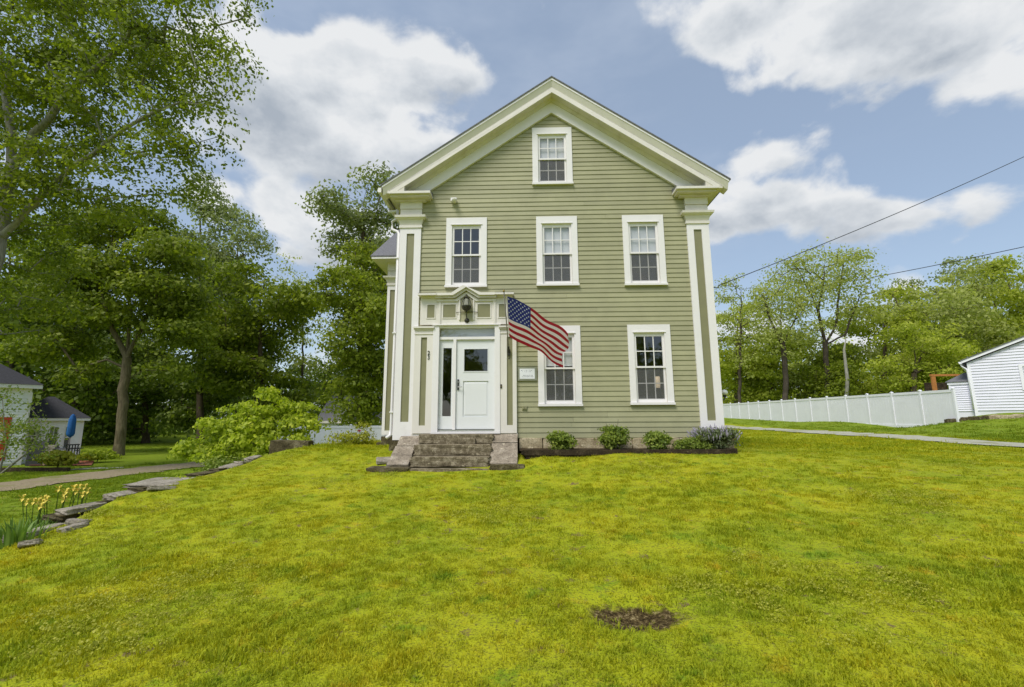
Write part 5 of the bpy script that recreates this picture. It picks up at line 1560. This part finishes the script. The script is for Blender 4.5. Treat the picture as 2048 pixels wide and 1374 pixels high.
patio_chair('dark patio chair left of the umbrella table', float(c[0]) - .75, PY - .1, math.radians(70))
patio_chair('dark patio chair right of the umbrella table', float(c[0]) + .55, PY - .45, math.radians(-120))
c = at(84, 900, PY - .2)
gr = empty('covered_grill', (float(c[0]), PY - .2, pz - .05)); tag(gr, 'black covered grill beside the cottage wall', 'grill')
MB().add([(-.42, -.28, 0), (.42, -.28, 0), (.42, .28, 0), (-.42, .28, 0), (-.40, -.25, .85), (.40, -.25, .85), (.40, .25, .85), (-.40, .25, .85), (-.26, -.16, 1.12), (.26, -.16, 1.12), (.26, .16, 1.12), (-.26, .16, 1.12)],
         [(0, 3, 2, 1), (0, 1, 5, 4), (1, 2, 6, 5), (2, 3, 7, 6), (3, 0, 4, 7), (4, 5, 9, 8), (5, 6, 10, 9), (6, 7, 11, 10), (7, 4, 8, 11), (8, 9, 10, 11)]).build('cover', M['black'], gr)
box('side_shelf', .4, .66, -.2, .2, .80, .84, M['black'], gr)
c = at(103, 905, PY - .3)
pi = empty('stone_pillar', (float(c[0]), PY - .3, pz - .1)); tag(pi, 'short pale stone pillar at the patio corner', 'pillar')
for i in range(5): rough_stone('pillar_stone', 0, 0, .1 + .2 * i, .36, .36, .2, M['flagstone'], pi, 300 + i, .1 * i, (0, 0), .05, 2, .15)
shrub('hosta_plant', 'low yellow green hosta mound in front of the patio', 118, 920, 8.6, [lobe(118, 915, 8.6, 32, 12, .35)], 60, 26, .16, .15, 'hosta', 96, None, .015, 'plant')
shrub('border_plant', 'low mixed border plants between sunroom and maple trunk', 195, 912, 12.6, [lobe(200, 908, 12.6, 32, 7, .4)], 50, 30, .16, .12, 'bright', 97, None, .015, 'plant')
make_tree('ornamental_tree', 'small sparse tree with pale slanting stems before the cottage', [foot(5, 7.5), P(14, 890, 7.5), P(28, 860, 7.5)],
          [lobe(35, 840, 7.5, 45, 45, .8), lobe(20, 880, 7.4, 45, 35, .8), lobe(60, 870, 7.5, 40, 35, .7), lobe(10, 800, 7.6, 25, 30, .6, .6), lobe(70, 900, 7.3, 35, 20, .6, .8), lobe(90, 800, 7.6, 16, 20, .3, .4)],
          85, 22, .26, .10, M['box'], M['bark_pale'], .05, 98, forks=[(0, [P(55, 905, 7.5), P(78, 870, 7.5)]), (1, [P(8, 850, 7.5), P(5, 800, 7.5)])], rt=.006, tone_shift=.05)
bt = empty('bed_edging', (-20, 7, 0)); tag(bt, 'dark low timber edging along the cottage garden', 'edging')
for (p0, p1) in (((-5, 930), (60, 930)), ((60, 932), (140, 930))):
    a_, b_ = at(*p0, 8.2), at(*p1, 8.2); zz = gz((a_[0] + b_[0]) / 2, 8.2)
    box('timber', a_[0] + 20, b_[0] + 20, 1.1, 1.25, zz - .1, zz + .16, M['timber'], bt)
fl_ = strip('flagstone_apron', [tuple(at(140, 925, 8.9)[:2]), tuple(at(255, 925, 9.6)[:2])], [.7, .5], M['drive'], .025, 12, 4)

# grey garage behind the back fence
GYB = 26.0
c = at(630, 860, GYB); bgz = gz(float(c[0]), GYB)
bg_ = empty('back_garage', (float(c[0]), GYB, bgz)); tag(bg_, 'grey roofed outbuilding behind the short white back fence', 'garage')
c2 = at(705, 860, GYB); WB = float(c2[0] - c[0]) + 2.2; e_ = float(at(640, 843, GYB)[2]) - bgz; rg = float(at(640, 792, GYB + 2.6)[2]) - bgz
MB().box(.2, WB - .2, .2, 5, -.3, e_).build('wall', M['nsiding'], bg_)
MB().prism_x([(0, e_), (0, e_ + .06), (2.6, rg), (5.2, e_ + .06), (5.2, e_)], 0, WB).build('roof', M['shingle'], bg_)
box('eave', -.05, WB + .05, -.05, -.001, e_ - .14, e_ + .05, M['trim'], bg_)


# ------------------------------------------------------------------ grass
def tuft(name, nb, h, rad, wd, seed, lean=.5):
    r = np.random.default_rng(seed); V, Q, T = [], [], []
    for i in range(nb):
        a = r.uniform(0, 6.28); q = rad * r.uniform(0, 1) ** .5; b0 = np.array([math.cos(a) * q, math.sin(a) * q, 0])
        a2 = a + r.normal(0, 1.0); dr_ = np.array([math.cos(a2), math.sin(a2), 0]); H = h * r.uniform(.45, 1.15); ln = lean * r.uniform(.1, 1.3)
        s_ = np.array([-dr_[1], dr_[0], 0]) * wd * r.uniform(.6, 1.2); k0 = len(V)
        p1 = b0 + dr_ * H * ln * .35 + np.array([0, 0, H * .6]); p2 = b0 + dr_ * H * ln * 1.05 + np.array([0, 0, H * (1 - .25 * ln)])
        V += [b0 - s_, b0 + s_, p1 - s_ * .8, p1 + s_ * .8, p2 - s_ * .12, p2 + s_ * .12]
        Q += [[k0, k0 + 1, k0 + 3, k0 + 2], [k0 + 2, k0 + 3, k0 + 5, k0 + 4]]; tn = r.uniform(0, 1); T += [tn, tn]
    o = big_mesh(name, np.array(V), np.array(Q), M['grass'], None, T)
    C.objects.unlink(o); return o


def clover(name, seed):
    V, Q, T = leaf_cloud(np.random.default_rng(seed).normal(0, .06, (16, 3)) * np.array([1, 1, 0]) + np.array([0, 0, .035]), 3, .010, .015, seed, .85, .4, None, .95)
    o = big_mesh(name, V, Q, M['hosta'], None, T); C.objects.unlink(o); return o


def build_grass():
    col = bpy.data.collections.new('grass_tufts')
    for i in range(5): col.objects.link(tuft('tuft_%d' % i, 26, (.028, .035, .026, .046, .032)[i], .075, .0034, i + 1, (.6, .8, 1.0, .7, .9)[i]))
    col.objects.link(clover('tuft_5', 9))
    for i in range(2): col.objects.link(tuft('tuft_%d' % (6 + i), 30, .065, .17, .0075, i + 11, .7))
    r = np.random.default_rng(17); pts = []
    # density falls with distance from the path in front of the house
    for (d0, d1, dens, far) in ((2.4, 5, 330, 0), (5, 8, 190, 0), (8, 12, 105, 0), (12, 18, 42, 1), (18, 30, 14, 1), (30, 44, 4, 1)):
        w0 = 1.32
        n = int(dens * w0 * (d1 ** 2 - d0 ** 2))
        d = np.sqrt(r.uniform(d0 ** 2, d1 ** 2, n)); u = r.uniform(-w0, w0, n)
        x = d * u - .0255 * d; y = CAM[1] + d
        pts.append(np.stack([x, y, np.full(n, far)], -1))
    A_ = np.concatenate(pts); x, y = A_[:, 0], A_[:, 1]
    def inside(x0, x1, y0, y1): return (x > x0) & (x < x1) & (y > y0) & (y < y1)
    keep = ~(inside(-3.0, 4.65, -.8, 12) | inside(-4.2, -2.9, 2.6, 12) | inside(-3.22, .0, -1.38, 0) | inside(13.3, 15.5, -14, 24.5) | inside(-17.3, -14.8, -12, 19) | inside(-7.0, -6.5, -5.7, 3.6) | inside(-30, -18.4, 10.3, 20) | inside(19.9, 32, 12.8, 20))
    keep &= ~((x > 20) & (y > 11)) & ~((x < -7.6) & (x > -14.5) & (y > 14.6))
    hd_ = np.hypot((x - HOLE[0]), (y - HOLE[1]) * 1.8) + .06 * np.sin(x * 17) * np.sin(y * 21)
    keep &= r.uniform(0, 1, len(x)) < np.clip((hd_ - .16) / .36, .08, 1)
    # thin turf
    th = np.sin(x * 2.3 + 1.1 * np.sin(y * 1.9)) * np.sin(y * 2.7 + 1.3 * np.sin(x * 1.7)) + .5 * np.sin(x * 6.1 + y * 4.3) * np.sin(y * 7.3 - x * 2.2)
    keep &= r.uniform(0, 1, len(x)) < np.clip(1.1 - .95 * np.maximum(0, th - .15), .12, 1)
    x, y, far = x[keep], y[keep], A_[keep, 2]; n = len(x)
    z = ground(x, y) - .004
    idx = r.integers(0, 5, n)
    cl = np.sin(x * 1.1 + 2) * np.sin(y * 1.3 + 1) + .4 * np.sin(x * 3.7) * np.sin(y * 4.1)
    idx = np.where((cl > .55) & (r.uniform(0, 1, n) < .2), 5, idx); idx = np.where(far > 0, r.integers(6, 8, n), idx)
    hp = .5 + .5 * np.sin(x * 1.9 + 3 * np.sin(y * .9)) * np.sin(y * 2.2 + 2 * np.sin(x * 1.3))
    sc_ = r.uniform(.65, 1.15, n) * (.8 + .45 * hp) * np.where(r.uniform(0, 1, n) < .02, 1.5, 1)
    me = bpy.data.meshes.new('grass'); me.vertices.add(n); me.vertices.foreach_set('co', np.stack([x, y, z], -1).astype(np.float32).ravel())
    a = me.attributes.new('pick', 'INT', 'POINT'); a.data.foreach_set('value', idx.astype(np.int32))
    a = me.attributes.new('size', 'FLOAT', 'POINT'); a.data.foreach_set('value', sc_.astype(np.float32))
    a = me.attributes.new('turn', 'FLOAT_VECTOR', 'POINT'); rot = np.stack([r.normal(0, .12, n), r.normal(0, .12, n), r.uniform(0, 6.28, n)], -1).astype(np.float32); a.data.foreach_set('vector', rot.ravel())
    me.materials.append(M['grass'])
    o = bpy.data.objects.new('grass', me); C.objects.link(o); stuff(o)
    o['label'] = 'mown yellow green lawn grass with clover'; o['category'] = 'grass'
    ng = bpy.data.node_groups.new('grass_scatter', 'GeometryNodeTree')
    ng.interface.new_socket('Geometry', in_out='INPUT', socket_type='NodeSocketGeometry'); ng.interface.new_socket('Geometry', in_out='OUTPUT', socket_type='NodeSocketGeometry')
    N_ = ng.nodes; L_ = ng.links
    gi, go = N_.new('NodeGroupInput'), N_.new('NodeGroupOutput')
    ip = N_.new('GeometryNodeInstanceOnPoints'); ci = N_.new('GeometryNodeCollectionInfo')
    ci.inputs['Collection'].default_value = col; ci.inputs['Separate Children'].default_value = True; ci.inputs['Reset Children'].default_value = True
    def attr(nm, ty):
        q = N_.new('GeometryNodeInputNamedAttribute'); q.data_type = ty; q.inputs[0].default_value = nm
        return q.outputs[0]
    L_.new(gi.outputs[0], ip.inputs['Points']); L_.new(ci.outputs[0], ip.inputs['Instance']); ip.inputs['Pick Instance'].default_value = True
    L_.new(attr('pick', 'INT'), ip.inputs['Instance Index']); L_.new(attr('size', 'FLOAT'), ip.inputs['Scale'])
    er = N_.new('FunctionNodeEulerToRotation'); L_.new(attr('turn', 'FLOAT_VECTOR'), er.inputs[0]); L_.new(er.outputs[0], ip.inputs['Rotation'])
    L_.new(ip.outputs[0], go.inputs[0])
    md = o.modifiers.new('scatter', 'NODES'); md.node_group = ng


build_grass()
